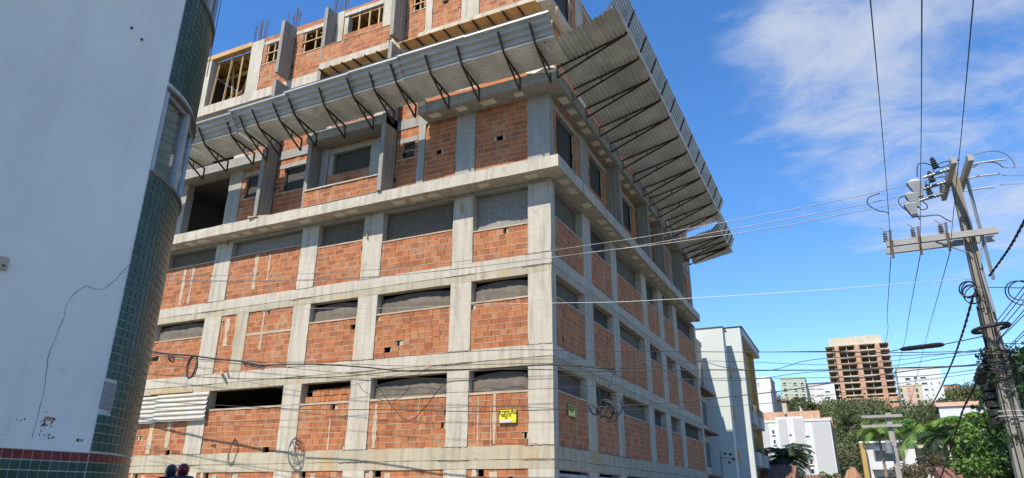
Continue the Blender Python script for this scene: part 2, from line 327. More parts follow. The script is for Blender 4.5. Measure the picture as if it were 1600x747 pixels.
# ================================================================== THE SETTING: ground
def sstep(x): x = np.clip(x, 0, 1); return x*x*(3-2*x)
def ground_z(x, y):
    x = np.asarray(x, float); y = np.asarray(y, float)
    dx = x-CAM[0]; dy = y-CAM[1]; d = np.hypot(dx, dy); a = np.degrees(np.arctan2(dx, dy))
    wa = sstep((a+22)/14)*sstep((150-a)/40)
    h = (46*sstep((d-165)/235)+np.clip(d-400, 0, 900)*0.006)*wa
    h = h+2.2*np.sin(x*0.031+1)*np.cos(y*0.027)*sstep((d-170)/120)*wa
    return h+0.85*sstep((2.5-x)/7)*sstep((60-d)/30)
def build_ground():
    g = np.concatenate([-np.geomspace(4000, 6, 62), np.linspace(-5, 5, 9), np.geomspace(6, 4000, 62)])
    X, Y = np.meshgrid(g+CAM[0], g+CAM[1]); Z = ground_z(X, Y); n = len(g)
    V = np.stack([X, Y, Z], -1).reshape(-1, 3); I = np.arange(n*n).reshape(n, n)
    F = np.stack([I[:-1, :-1], I[:-1, 1:], I[1:, 1:], I[1:, :-1]], -1).reshape(-1, 4)
    me = bpy.data.meshes.new('ground'); me.from_pydata(V.tolist(), [], F.tolist()); me.materials.append(MATS['hill_ground'])
    me.polygons.foreach_set('use_smooth', [True]*len(F)); me.update()
    o = bpy.data.objects.new('ground', me); COL.objects.link(o); tag(o, kind='structure')
build_ground()
def sheet(name, mat, x0, x1, y0, y1, dz, nx=10, ny=10):
    mb = MB()
    for i in range(nx):
        for j in range(ny):
            xs = (x0+(x1-x0)*i/nx, x0+(x1-x0)*(i+1)/nx); ys = (y0+(y1-y0)*j/ny, y0+(y1-y0)*(j+1)/ny)
            n = len(mb.v)
            for (a, b) in ((xs[0], ys[0]), (xs[1], ys[0]), (xs[1], ys[1]), (xs[0], ys[1])): mb.v.append((a, b, float(ground_z(a, b))+dz))
            mb.add([(0, 1, 2, 3)], n)
    return tag(mb.build(name, mat), kind='structure')
sheet('road', 'asphalt', 2.5, 9.8, -60, 140, 0.06, 6, 60); sheet('side_road', 'asphalt', -60, 2.5, -9.5, -3.6, 0.064, 30, 4)
sheet('pavement', 'paving', 0.02, 2.5, -3.6, 80, 0.17, 4, 40); sheet('pavement', 'paving', -60, 0.02, -3.6, -0.06, 0.174, 30, 4); sheet('pavement', 'paving', 9.8, 13.5, -60, 140, 0.18, 4, 60)
sheet('road_marking', 'road_paint', 6.0, 6.12, -60, 100, 0.07, 1, 40)
for nm, a in (('kerb', (2.44, 2.56, -3.6, 80)), ('kerb', (9.74, 9.86, -60, 140))): sheet(nm, 'paving', *a, 0.186, 1, 60)
# ================================================================== THE BUILDING UNDER CONSTRUCTION
B = thing('building_under_construction', 'large unfinished concrete and red brick building filling the middle of the view', 'building')
L = 'L'; R = 'R'
def mp3(ax, a, d, z): return (a, d, z) if ax == L else (-d, a, z)
def abox(mb, ax, a0, a1, d0, d1, z0, z1, tint=0.0):
    if ax == L: mb.box(a0, a1, d0, d1, z0, z1, tint)
    else: mb.box(-d1, -d0, a0, a1, z0, z1, tint)
    return mb
def jprism(ax, a0, a1, d0, d1, z0, z1, jit=0.012):
    """a box cut into short lengths whose front corners wander a little, like cast concrete"""
    mb = MB(); alongz = (z1-z0) > (a1-a0); L_ = (z1-z0) if alongz else (a1-a0); n = max(2, min(60, int(L_/0.38))); T_ = np.linspace(0, 1, n+1); rows = []
    for i, t in enumerate(T_):
        j = [random.uniform(-jit, jit) for _ in range(4)]
        if random.random() < 0.10: j[random.choice((0, 1))] = (0.022, -0.022)[0] if alongz else -0.0; 
        if alongz:
            z = z0+L_*t; rows.append([mp3(ax, a0+j[0], d0+abs(j[1])*.4, z), mp3(ax, a1-abs(j[2])-max(0, j[1])*.5, d0+abs(j[3])*.4, z), mp3(ax, a1, d1, z), mp3(ax, a0, d1, z)])
        else:
            a = a0+L_*t; rows.append([mp3(ax, a, d0+abs(j[1])*.4, z0+abs(j[0])), mp3(ax, a, d0+abs(j[3])*.4, z1-abs(j[2])*1.3), mp3(ax, a, d1, z1), mp3(ax, a, d1, z0)])
    for r in rows: mb.v += r
    fs = []
    for i in range(n):
        for k in range(4): fs.append((4*i+k, 4*i+(k+1) % 4, 4*i+4+(k+1) % 4, 4*i+4+k))
    fs += [(3, 2, 1, 0), (4*n, 4*n+1, 4*n+2, 4*n+3)]; mb.add(fs, 0); return mb
def part(ax, name, mat, a0, a1, d0, d1, z0, z1, parent=None, label=None):
    if name in ('column', 'beam', 'lintel', 'sill', 'parapet_coping', 'rough_pilaster'): o = jprism(ax, a0, a1, d0, d1, z0, z1).build(name, mat, parent or B)
    else: o = abox(MB(), ax, a0, a1, d0, d1, z0, z1).build(name, mat, parent or B)
    if label: o['label'] = label
    return o
ZL = [3.04, 6.04, 9.02, 12.09]; XE = -20.5; YE = 23.55
CL = [(-0.83, 0), (-3.71, -2.90), (-7.6, -6.72), (-10.62, -9.78), (-15.3, -14.37), (-19.1, -18.2)]
CRt = [(0.0, 0.22), (3.08, 3.98), (6.45, 7.2), (11.1, 11.95), (14.2, 15.15), (17.4, 18.3), (23.0, YE)]
# --- individual bricks near the corner share these meshes, the remaining ones are joined
BW, BH = 0.292, 0.205
brick_protos = []
for i in range(4):
    mb = MB(); j = [random.uniform(-0.004, 0.004) for _ in range(6)]
    w = BW/2-0.006; h = BH/2-0.011
    mb.hexa([(-w+j[0], 0, -h+j[1]), (w+j[2], 0, -h+j[3]), (w, 0.06, -h), (-w, 0.06, -h), (-w+j[4], 0.001, h+j[5]), (w+j[0], 0.001, h+j[2]), (w, 0.06, h), (-w, 0.06, h)])
    o = mb.build('brick', 'brick', None, tint=True); brick_protos.append(o.data); bpy.data.objects.remove(o)
    m2 = brick_protos[-1].copy(); m2.materials[0] = MATS['brick_shade_lift']; brick_protos.append(m2)
NB = [0]; rest = {'brick': MB(), 'brick_shade_lift': MB()}
def panel(ax, a0, a1, z0, z1, off=0.03, holes=(), indiv=False, zrow0=None, stripes=(), missing=0.0, parent=None, mat='mortar', notch=0.13):
    """a hollow-brick infill: mortar core laid row by row, bricks proud of it"""
    bm = 'brick' if ax == L else 'brick_shade_lift'
    core = MB(); z = z0; row = 0
    hs = [(ha, hz, hw) for ha, hz, hw in holes]
    w_obj = None; items = []
    nrow = max(1, round((z1-z0)/BH)); rh = (z1-z0)/nrow; nb_ = max(1, round((a1-a0)/BW))
    for r_ in range(nrow):
        za = z0+r_*rh; zb = za+rh
        rowholes = [h for h in hs if za <= h[1] < zb]
        if notch and random.random() < notch: rowholes.append((a1-0.035, za, 0.07))
        if notch and random.random() < notch*.5: rowholes.append((a0+0.03, za, 0.06))
        cuts = sorted([(max(a0, h[0]-h[2]/2), min(a1, h[0]+h[2]/2)) for h in rowholes]); p = a0
        for c0, c1 in cuts:
            if c0 > p: abox(core, ax, p, c0, off+0.03, off+0.12, za, zb); abox(core, ax, p, c0, off-0.001, off+0.029, za-0.002, za+0.014)
            p = c1
        if p < a1: abox(core, ax, p, a1, off+0.03, off+0.12, za, zb); abox(core, ax, p, a1, off-0.001, off+0.029, za-0.002, za+0.014)
        s = a0-(BW*0.5 if r_ % 2 else 0)+random.uniform(-0.02, 0.02)
        while s < a1-0.03:
            wv = BW*random.choice((1, 1, 1, 1, 0.62, 1.0)); e = min(s+wv, a1); b0 = max(s, a0)
            s += wv
            if e-b0 < 0.05: continue
            c = (b0+e)/2
            if any(c0-0.02 < c < c1+0.02 for c0, c1 in cuts): continue
            if random.random() < missing: continue
            items.append((b0, e, za, zb))
    w_obj = core.build('brick_wall', mat, parent or B)
    for (b0, e, za, zb) in items:
        if indiv and NB[0] < 300:
            NB[0] += 1
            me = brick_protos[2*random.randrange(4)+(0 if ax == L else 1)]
            o = bpy.data.objects.new('brick', me); COL.objects.link(o); o.parent = w_obj
            o.location = mp3(ax, (b0+e)/2, off+random.uniform(-0.006, 0.006), (za+zb)/2)
            o.scale = ((e-b0)/BW, 1, (zb-za)/BH)
            if ax == R: o.rotation_euler = (0, 0, math.pi/2)
        else:
            t = random.random(); g = off+random.uniform(-0.006, 0.006)
            jz = random.uniform(-0.004, 0.004); jv = random.uniform(0.003, 0.007)
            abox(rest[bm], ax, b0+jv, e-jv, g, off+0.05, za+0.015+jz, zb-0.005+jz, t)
    for sa, sw, s0, s1 in stripes:
        m_ = MB(); n = 9
        zs = np.linspace(s0, s1, n+1); wl = [sw/2*random.uniform(0.4, 1.1) for _ in zs]
        for i in range(n):
            P = [mp3(ax, sa-wl[i], off-0.012, zs[i]), mp3(ax, sa+wl[i], off-0.012, zs[i]), mp3(ax, sa+wl[i], off+0.02, zs[i]), mp3(ax, sa-wl[i], off+0.02, zs[i]),
                 mp3(ax, sa-wl[i+1], off-0.012, zs[i+1]), mp3(ax, sa+wl[i+1], off-0.012, zs[i+1]), mp3(ax, sa+wl[i+1], off+0.02, zs[i+1]), mp3(ax, sa-wl[i+1], off+0.02, zs[i+1])]
            m_.hexa(P)
        m_.build('mortar_strip', 'mortar', w_obj)
    return w_obj
def net(ax, a0, a1, z0, z1, depth=0.22, mat='netting', billow=0.12, top=1.0):
    mb = MB(); nx = 14; nz = 8; ph = random.uniform(0, 6)
    for j in range(nz+1):
        v = j/nz
        for i in range(nx+1):
            u = i/nx; a = a0+(a1-a0)*u
            ztop = z0+(z1-z0)*(top if top >= 1 else top*(0.80+0.24*math.sin(math.pi*min(1, u*0.93+0.02))**0.7))
            z = z0+(ztop-z0)*v
            bl = billow*math.sin(math.pi*min(1, max(0, u)))**0.5*(math.cos(v*1.5)**1.2)*(0.8+0.3*math.sin(u*9+ph))+0.012*math.sin(u*37+ph+3*v)+0.01*math.sin(v*11+u*5)
            mb.v.append(mp3(ax, a, depth-bl, z))
    fs = []
    for j in range(nz):
        for i in range(nx):
            k = j*(nx+1)+i; fs.append((k, k+1, k+nx+2, k+nx+1))
    mb.add(fs, 0); return mb.build('safety_net', mat, B, smooth=True)
def sill(ax, a0, a1, z, t=0.075):
    part(ax, 'sill', 'mortar', a0, a1, 0.012, 0.17, z, z+t)
def opening_back(ax, a0, a1, z0, z1): pass
# --- beams (one per floor and facade) and slabs
for k, z in enumerate(ZL[:3]):
    zb = z-0.66
    mat = 'concrete_stained' if k == 0 else 'concrete'
    part(L, 'beam', mat, XE, 0.0, -0.004, 0.30, zb+0.27, z)
    part(L, 'lintel', 'concrete_stained', XE, -0.01, 0.004, 0.29, zb, zb+0.27)
    part(R, 'beam', mat, 0.302, YE, -0.004, 0.30, zb+0.27, z)
    part(R, 'lintel', 'concrete_stained', 0.30, YE-0.01, 0.004, 0.29, zb, zb+0.27)
for z in ZL[:3]+[12.05, 15.3]:
    bx('interior_shade', 'floor_slab', B, XE+0.1, -0.31, 0.31, YE-0.1, z-0.2, z-0.02)
bx('interior_shade', 'inner_wall', B, XE+0.2, -6.2, 6.0, 6.2, 0.2, 15.0); bx('interior_shade', 'inner_wall', B, -6.2, -6.0, 6.0, YE-0.5, 0.2, 15.0)
bx('interior_shade', 'rear_wall', B, XE, -0.3, YE-0.25, YE-0.003, 0, 15.0); bx('interior_shade', 'end_wall', B, XE-0.01, XE+0.2, 0.3, YE-0.3, 0, 15.0); bx('interior_shade', 'end_wall', B, -18.99, -18.85, 0.3, 8.0, 12.1, 21.6)
# --- columns per level
prev = -0.2
for k, z in enumerate(ZL):
    top = (z-0.66) if k < 3 else 11.52
    for i, (a0, a1) in enumerate(CL):
        part(L, 'column', 'concrete', a0, a1, 0.0, 0.36, prev, top)
        bx('interior_shade', 'inner_column', B, a0, a0+0.4, 3.2, 3.6, prev+0.002, top)
    for i, (a0, a1) in enumerate(CRt):
        part(R, 'column', 'concrete', max(a0, 0.361) if i == 0 else a0, a1, 0.001, 0.34, prev, top) if i else None
    prev = z+0.002 if k < 3 else z
# lintel above row 3 and the projecting ledge
part(L, 'lintel', 'concrete_grey', XE, -0.002, 0.004, 0.34, 11.52, 11.645); part(R, 'lintel', 'concrete_grey', 0.345, YE, 0.004, 0.3, 11.52, 11.645)
def ledge(z0, z1, ex, ey, xl, yr, mat='concrete', front=(0, 0)):
    mb = MB(); n = 26
    # left run, front face slightly uneven
    xs = np.linspace(xl, ex, n+1)
    for i in range(n):
        j0 = random.uniform(-0.012, 0.012); 
        mb.box(xs[i], xs[i+1], -ey+0.0, 0.3, z0, z1) if False else None
    o = jprism(L, xl, ex, -ey, 0.30, z0, z1, 0.014).build('ledge_slab', mat, B)
    def swap(mb): return mb
    m_ = jprism(R, 0.302, yr, -ex, 0.3, z0, z1, 0.014); m_.build('ledge_slab', mat, B)
    return o
ledge(11.65, 12.09, 0.56, 0.68, XE, 22.4)
def infills(ax, z, ctr, spans, wmin=0.34, wmax=0.6):
    for a in spans:
        mb = MB(); w = random.uniform(wmin, wmax)/2; d0, d1 = ctr-0.13*random.uniform(0.8, 1.2), ctr+0.13*random.uniform(0.8, 1.2)
        q = [(a-w*random.uniform(.8, 1.1), d0), (a+w*random.uniform(.8, 1.1), d0+random.uniform(-.03, .03)), (a+w*random.uniform(.8, 1.1), d1), (a-w*random.uniform(.8, 1.1), d1+random.uniform(-.03, .03))]
        P = [mp3(ax, u, v, z-0.02) for u, v in q]+[mp3(ax, u, v, z+0.01) for u, v in q]
        if ax == R: P = [P[i] for i in (3, 2, 1, 0, 7, 6, 5, 4)]
        mb.hexa(P).build('infill_block', 'soffit_infill', B)
infills(L, 11.65, -0.36, [-0.55, -2.3, -4.3, -5.05, -5.8, -7.9, -8.55, -10.2, -11.6, -12.35, -13.2, -13.95, -15.7, -16.5, -17.6, -18.5])
infills(R, 11.65, -0.28, [0.55, 1.35, 2.75, 4.5, 5.3, 5.95, 7.6, 9.2, 10.3, 12.1, 12.9, 13.6, 15.4, 16.1, 16.9, 18.4, 19.1, 19.8, 20.5, 21.2, 21.8])
# --- rows 1..3 on both facades
def bays(cols, rev):
    c = sorted(cols); return [(c[i][1], c[i+1][0]) for i in range(len(c)-1)]
BL = bays(CL, 0)[::-1]      # from the corner outwards: (-2.9,-.83), (-6.72,-3.71), ...
BR = bays([(0.0, 0.34)]+CRt[1:], 0)
rowz = {1: (3.04, 4.60), 2: (6.04, 7.58), 3: (9.02, 10.28)}
lefttop3 = [10.12, 10.33, 10.56, 10.83, 10.80]
for r_, (z0, z1) in rowz.items():
    for i, (a0, a1) in enumerate(BL):
        zt = z1 if r_ < 3 else lefttop3[i]
        if r_ == 2 and i == 3: continue
        holes = {(1, 0): [(-0.95, 3.35, 0.1), (-2.0, 4.45, 0.1)], (1, 1): [(-3.85, 3.7, 0.1)], (1, 2): [(-8.3, 4.5, 0.16), (-9.45, 4.5, 0.12)], (1, 3): [(-11.1, 3.15, 0.42)], (1, 4): [(-16.2, 3.15, 0.25), (-17.9, 3.8, 0.1)],
                 (2, 1): [(-6.2, 6.4, 0.3), (-5.75, 6.45, 0.12)], (2, 2): [(-7.75, 7.3, 0.2)], (2, 4): [(-18.0, 7.0, 0.55)], (3, 1): [(-6.1, 9.2, 0.15), (-4.4, 10.2, 0.14)], (3, 0): [(-1.7, 9.95, 0.1), (-2.6, 9.9, 0.08)]}.get((r_, i), [])
        st = {(1, 0): [(-2.55, 0.05, 3.1, 4.55), (-1.98, 0.13, 3.1, 4.6), (-2.1, .03, 3.05, 4.3)], (1, 1): [(-6.45, 0.2, 3.08, 4.5), (-4.75, 0.03, 3.8, 4.6)], (1, 2): [(-8.35, 0.09, 3.06, 4.1)],
              (3, 4): [(-17.0, 0.2, 9.1, 10.7), (-16.5, .12, 9.1, 10.7)], (3, 3): [(-12.9, 0.22, 9.3, 10.8), (-12.2, .1, 9.6, 10.7)], (1, 4): [(-17.3, .3, 3.1, 4.4), (-16.3, .25, 3.3, 4.5)]}.get((r_, i), [])
        panel(L, a0, a1, z0, zt, 0.028+0.01*random.random(), holes, indiv=(i < 2), stripes=st)
        if not (r_ == 1 and i == 4): sill(L, a0, a1, zt, 0.06 if r_ > 1 else 0.085)
        top = ZL[r_-1]+3-0.66 if r_ < 3 else 11.52
        if r_ == 1 and i in (2, 3, 4): continue
        net(L, a0+0.01, a1-0.01, zt+0.05, top-0.02, 0.26, 'netting_pale' if (r_ == 3 and i in (0, 3)) else 'netting', 0.16 if r_ < 3 else 0.09, 0.9 if r_ < 3 else 1.0)
for r_, (z0, z1) in rowz.items():
    for i, (a0, a1) in enumerate(BR):
        zt = z1 if r_ < 3 else 10.36
        holes = {(1, 1): [(5.6, 3.4, 0.14)], (1, 5): [(20.2, 4.3, 0.15)], (2, 0): [(1.0, 6.4, 0.15)], (2, 2): [(8.9, 7.4, .1)]}.get((r_, i), [])
        panel(R, a0, a1, z0, zt, 0.03, holes, indiv=False, stripes=[(a0+0.6*(a1-a0), 0.07, z0+0.1, zt-0.1)] if random.random() < 0.4 else [])
        sill(R, a0, a1, zt, 0.07)
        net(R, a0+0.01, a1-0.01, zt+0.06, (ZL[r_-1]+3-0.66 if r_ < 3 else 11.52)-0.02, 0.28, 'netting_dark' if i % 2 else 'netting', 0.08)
# row 2, bay 4: bricked up to the beam, with a rough concrete pilaster
panel(L, -12.9, -10.62, 6.04, 8.38, 0.035, [(-11.9, 8.25, 0.1)], stripes=[(-12.1, 0.1, 6.8, 8.3)])
panel(L, -14.37, -13.55, 6.04, 8.38, 0.04, [(-14.25, 8.1, 0.12)], stripes=[(-14.0, 0.25, 7.1, 8.25)])
part(L, 'rough_pilaster', 'concrete_stained', -13.55, -12.9, 0.012, 0.3, 6.04, 8.38); part(L, 'mortar_band', 'mortar', -12.9, -10.62, 0.026, 0.1, 7.42, 7.5)
part(L, 'lintel', 'timber', -15.3-2.4, -15.32, -0.02, 0.1, 5.40, 5.5)
# loose brick pile standing in the opening of row 1
bp = thing('brick_pile', 'loose orange hollow bricks stacked upright in a first storey opening', 'brick pile', (-8.7, 0.18, 4.69))
for rr, (z, x0_, x1_) in enumerate(((0.11, -0.95, 1.0), (0.35, -0.62, 0.98))):
    x = x0_
    while x < x1_:
        mb = MB().box(-0.088, 0.088, 0, 0.2, -0.11, 0.11, random.random()); o = mb.build('brick', 'brick', bp, tint=True)
        o.location = (x, 0.0+random.uniform(0, 0.03), z+random.uniform(0, 0.02)); x += 0.186
        o.rotation_euler = (0, random.uniform(-.03, .03), 0)
# ground floor
for i, (a0, a1) in enumerate(BL):
    panel(L, a0, a1, 0.1, 2.38, 0.035, [(a0+0.5, 2.2, 0.3), (a1-0.6, 2.05, 0.14), (a1-0.15, 1.95, .1)], stripes=[(a0+0.9, 0.3, 0.5, 2.3), (a0+0.25, 0.2, 1.0, 2.38)], missing=0.03)
for i, (a0, a1) in enumerate(BR):
    mb = MB(); z = 0.15
    while z < 2.37:
        p = [(0, 0.06), (0.03, 0.02), (0.09, 0.02), (0.12, 0.06)]
        for k in range(3):
            (za, da), (zb_, db) = p[k], p[k+1]
            n = len(mb.v)
            mb.v += [mp3(R, a0+0.03, da+0.02, z+za), mp3(R, a1-0.03, da+0.02, z+za), mp3(R, a1-0.03, db+0.02, z+zb_), mp3(R, a0+0.03, db+0.02, z+zb_)]; mb.add([(0, 1, 2, 3)], n)
        z += 0.2
    mb.build('corrugated_panel', 'shutter_blue', B)
# jagged cracks at the beam and column joints
def crack(ax, a0, a1, z, jag=0.035, w=0.014, d=-0.009, parent=None, name='joint_crack'):
    mb = MB(); n = int(abs(a1-a0)/0.07)+2; A = np.linspace(a0, a1, n); Zs = [z+random.uniform(-jag, jag) for _ in A]
    for i in range(n-1):
        ww = w*random.uniform(0.4, 1.5)
        P = [mp3(ax, A[i], d, Zs[i]-ww/2), mp3(ax, A[i+1], d, Zs[i+1]-ww/2), mp3(ax, A[i+1], d+0.008, Zs[i+1]-ww/2), mp3(ax, A[i], d+0.008, Zs[i]-ww/2), mp3(ax, A[i], d, Zs[i]+ww/2), mp3(ax, A[i+1], d, Zs[i+1]+ww/2), mp3(ax, A[i+1], d+0.008, Zs[i+1]+ww/2), mp3(ax, A[i], d+0.008, Zs[i]+ww/2)]
        mb.hexa(P)
    return mb.build(name, 'crack_dark', parent or B)
for k, z in enumerate(ZL[:3]):
    for (a0, a1) in CL[:5]:
        if random.random() < 0.75: crack(L, a0-0.1, a1+0.05 if a1 < 0 else a1-0.02, z-0.005, 0.02, 0.012)
        if random.random() < 0.75: crack(L, a0-0.2, min(a1+0.1, -0.02), z-0.39-random.uniform(0, 0.03), 0.018, 0.01)
    crack(R, 0.4, 3.0, z-0.01, 0.02, 0.014); crack(R, 4.0, 9.0, z-0.01, 0.03, 0.016)
# --- upper storeys: level 5 (z 12.09), 6 (15.35), 7 (18.77)
FINS = ((-12.66, -12.48, 0.73), (-10.30, -10.12, 0.60), (-6.58, -6.40, 0.76))
def upper(zf, level):
    D = 'concrete_grey' if level == 5 else 'concrete'
    H = 14.93 if level == 5 else zf+2.85   # underside of next beam
    w0, w1 = zf+1.35, zf+2.45             # small window range
    # columns at the wall plane
    for (a0, a1) in ((-15.2, -14.42), (-0.84, 0.0), (-3.72, -2.91), (-5.4, -5.08), (-10.1, -9.72), (-18.7, -17.8)):
        part(L, 'column', D, a0, a1, 0.0, 0.35, zf, H)
    # big opening stays open; small walls with windows
    for (a0, a1, wa0, wa1, wz0, wz1) in ((-14.42, -12.66, -14.2, -13.5, w0, w1), (-12.48, -10.30, -12.0, -10.88, w0-0.1, w1-0.05), (-6.4, -5.4, -6.1, -5.55, w0-0.0+0.15, w1-0.27+0.05)):
        panel(L, a0, a1, zf, wz0, 0.03); panel(L, a0, wa0, wz0, wz1, 0.03); panel(L, wa1, a1, wz0, wz1, 0.03)
        part(L, 'lintel', D, a0+0.02, a1-0.02, 0.01, 0.16, wz1, wz1+0.2); panel(L, a0, a1, wz1+0.2, H, 0.03)
        part(L, 'sill', 'mortar', a0+.01, a1-.01, 0.01, 0.16, wz0-0.004, wz0+0.05)
        if level == 5: net(L, wa0, wa1, wz0+0.05, wz1, 0.2, 'netting_dark', 0.03)
        if level == 7:
            for q in (0.05, 0.62): part(L, 'window_prop', 'timber', wa0+(wa1-wa0)*q, wa0+(wa1-wa0)*q+0.06, 0.06, 0.12, wz0+0.05, wz1)
            part(L, 'window_rail', 'timber', wa0, wa1, 0.02, 0.055, (wz0+wz1)/2, (wz0+wz1)/2+0.05)
    # middle bay behind the parapet
    wz0, wz1 = zf+1.57, zf+2.52
    panel(L, -9.72, -7.62, zf, wz0, 0.03); part(L, 'lintel', D, -9.72, -7.2, 0.01, 0.18, wz1, wz1+0.22); panel(L, -9.72, -7.2, wz1+0.22, H, 0.03)
    part(L, 'column', D, -7.6, -6.6, 0.001, 0.35, zf, wz1); part(L, 'jamb_column', D, -9.72, -9.5, 0.06, 0.35, wz0, wz1)
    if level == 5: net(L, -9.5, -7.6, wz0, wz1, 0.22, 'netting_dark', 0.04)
    if level == 7:
        for a in (-8.95, -8.4, -7.9): part(L, 'window_prop', 'timber', a, a+0.07, 0.08, 0.15, wz0, wz1)
    # solid brick bays to the corner
    panel(L, -5.08, -3.72, zf, H, 0.03, [(-4.5, zf+1.45, 0.27)], parent=None); panel(L, -2.91, -0.84, zf, H, 0.03, [(-1.95, zf+1.55, 0.27)])
    for a0, a1, fy in FINS:
        MB().box(a0, a1, -fy, -0.001, zf+0.004, zf+(3.24 if level < 7 else 2.75)).build('fin_wall', 'concrete_boarded', B)
    # right facade
    if level != 6:
        zt = zf+2.45; zb = zf+0.1 if level == 5 else zf+0.4
        ys = [(0.36, 0.70, 2.55, 3.08), (3.98, 4.25, 5.95, 6.45), (7.2, 8.0, 10.3, 11.1), (11.95, 12.3, 13.8, 14.2), (15.15, 15.6, 17.0, 17.4), (18.3, 19.2, 22.0, 23.0)]
        for i, (a0, b0, b1, a1) in enumerate(ys):
            zw = zb if i == 0 else zf+1.0
            panel(R, a0, b0, zf, zt, 0.03); panel(R, b1, a1, zf, zt, 0.03)
            if zw-zf > 0.15: panel(R, b0, b1, zf, zw, 0.03)
            part(R, 'lintel', D, a0, a1, 0.01, 0.17, zt, zt+0.2); panel(R, a0, a1, zt+0.2, H, 0.03)
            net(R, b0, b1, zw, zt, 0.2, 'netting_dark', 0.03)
    else:
        for (a0, a1) in BR: panel(R, a0, a1, zf, H, 0.03)
    for (a0, a1) in CRt[1:]: part(R, 'column', D, a0, a1, 0.001, 0.34, zf, H)
    for a in (6.5, 11.0, 14.0, 18.4):
        if level < 7: MB().box(0.003, 0.53, a, a+0.22, zf+0.003, 14.93 if level == 5 else zf+3.2).build('fin_wall', 'concrete_boarded', B)
upper(12.09, 5)
# parapet of level 5 between fins 2 and 3
panel(L, -10.12, -6.58, 12.095, 12.74, -0.70); part(L, 'parapet_coping', 'concrete', -10.12, -6.58, -0.745, -0.56, 12.74, 12.80)
# slab of level 6 in its three runs
ledge(14.93, 15.35, 0.56, 0.74, -4.98, 20.6, 'concrete_grey')
MB().box(-10.3, -6.40, -0.745, 0.3, 14.93, 15.33).build('ledge_slab', 'concrete_grey', B); MB().box(XE, -12.50, -0.42, 0.3, 14.9, 15.31).build('ledge_slab', 'concrete_grey', B)
MB().box(-12.48, -10.3, -0.02, 0.3, 14.93, 15.33).build('ledge_slab', 'concrete_grey', B); MB().box(-6.38, -4.99, 0.0, 0.3, 14.93, 15.33).build('ledge_slab', 'concrete_grey', B)
MB().box(-0.3, -0.003, 20.61, YE, 14.93, 15.33).build('ledge_slab', 'concrete_grey', B)
infills(L, 14.93, -0.36, [-1.0, -2.2, -3.3, -4.45]); infills(R, 14.93, -0.28, [0.7, 1.5, 2.5, 3.1, 4.2, 5.0, 5.8, 7.6, 8.6, 9.4, 12.2, 13.0, 15.6, 16.6, 19.3])
bx('brick_shade_lift', 'edge_course', B, -4.9, 0.5, -0.70, -0.62, 15.352, 15.47); bx('brick_shade_lift', 'edge_course', B, 0.44, 0.52, 0.1, 20, 15.352, 15.45)
upper(15.35, 6)
part(L, 'beam', 'concrete', XE, -0.0, -0.006, 0.3, 18.47, 18.96); part(R, 'beam', 'concrete', 0.302, YE, -0.006, 0.3, 18.47, 18.96)
# projecting slab edges of level 7 with their formwork
MB().box(-5.2, 0.35, -0.74, -0.008, 18.32, 18.62).build('ledge_slab', 'concrete', B); MB().box(-10.12, -6.58, -0.745, -0.008, 18.34, 18.65).build('ledge_slab', 'concrete', B)
MB().box(0.008, 0.35, 0.0, 6.0, 18.32, 18.62).build('ledge_slab', 'concrete', B)
panel(L, -10.12, -6.58, 18.65, 19.52, -0.70); part(L, 'parapet_coping', 'mortar', -10.12, -6.58, -0.72, -0.58, 19.52, 19.55)
upper(18.96, 7)
bx('interior_shade', 'floor_slab', B, XE+0.1, -0.31, 0.31, YE-0.1, 18.5, 18.9)
bx('interior_shade', 'inner_wall', B, XE+0.2, -0.5, 8.0, 8.2, 15.4, 21.6)
# roof formwork
part(L, 'roof_beam', 'plywood', -18.9, -15.2, -0.02, 0.25, 21.62, 21.86)
for a0, a1 in ((-14.42, -12.66), (-12.48, -10.30), (-9.72, -7.2), (-6.38, -5.42), (-5.06, -3.74), (-2.9, -0.86)): panel(L, a0, a1, 21.60+0.002, 21.84, 0.03)
bx('plywood', 'roof_deck', B, -18.8, -0.4, 0.36, 22, 21.62, 21.66); panel(R, 0.36, 22.5, 21.3, 21.84, 0.03)
part(L, 'column', 'concrete', -0.8, 0, 0.002, 0.34, 21.81, 21.9)
for x in np.arange(-18.6, -0.6, 0.55): bx('yellow_formwork', 'formwork_joist', B, x, x+0.09, 0.45, 7.5, 21.44, 21.615)
for y in (1.2, 3.0, 5.0, 7.0): bx('timber', 'formwork_bearer', B, -18.6, -0.6, y, y+0.08, 21.24, 21.435)
random.seed(31)
for x, y, lean in [(-17.55, .12, .03), (-16.65, .1, .02), (-15.85, .12, -.05), (-15.6, .4, .12), (-16.2, .9, .22), (-16.9, .8, -.2), (-17.2, 1.2, .3), (-17.9, 2.2, 0), (-16.9, 3, 0), (-15.8, 2.9, 0), (-13.9, 1.2, 0), (-11.6, 1.2, 0), (-11.1, 3, 0), (-9.0, 1.3, 0), (-8.2, 1.3, 0), (-8.0, 3, .1)]:
    MB().bar((x, y, 18.97), (x+lean*2, y+0.1, 21.24 if y > 1 else 21.6), 0.075).build('timber_prop', 'timber', B)
for x in np.linspace(-17.4, -15.6, 5): MB().bar((x, 0.5, 18.97), (x+random.uniform(0.3, 0.7), 1.1, 20.3), 0.06).build('timber_prop', 'timber', B)
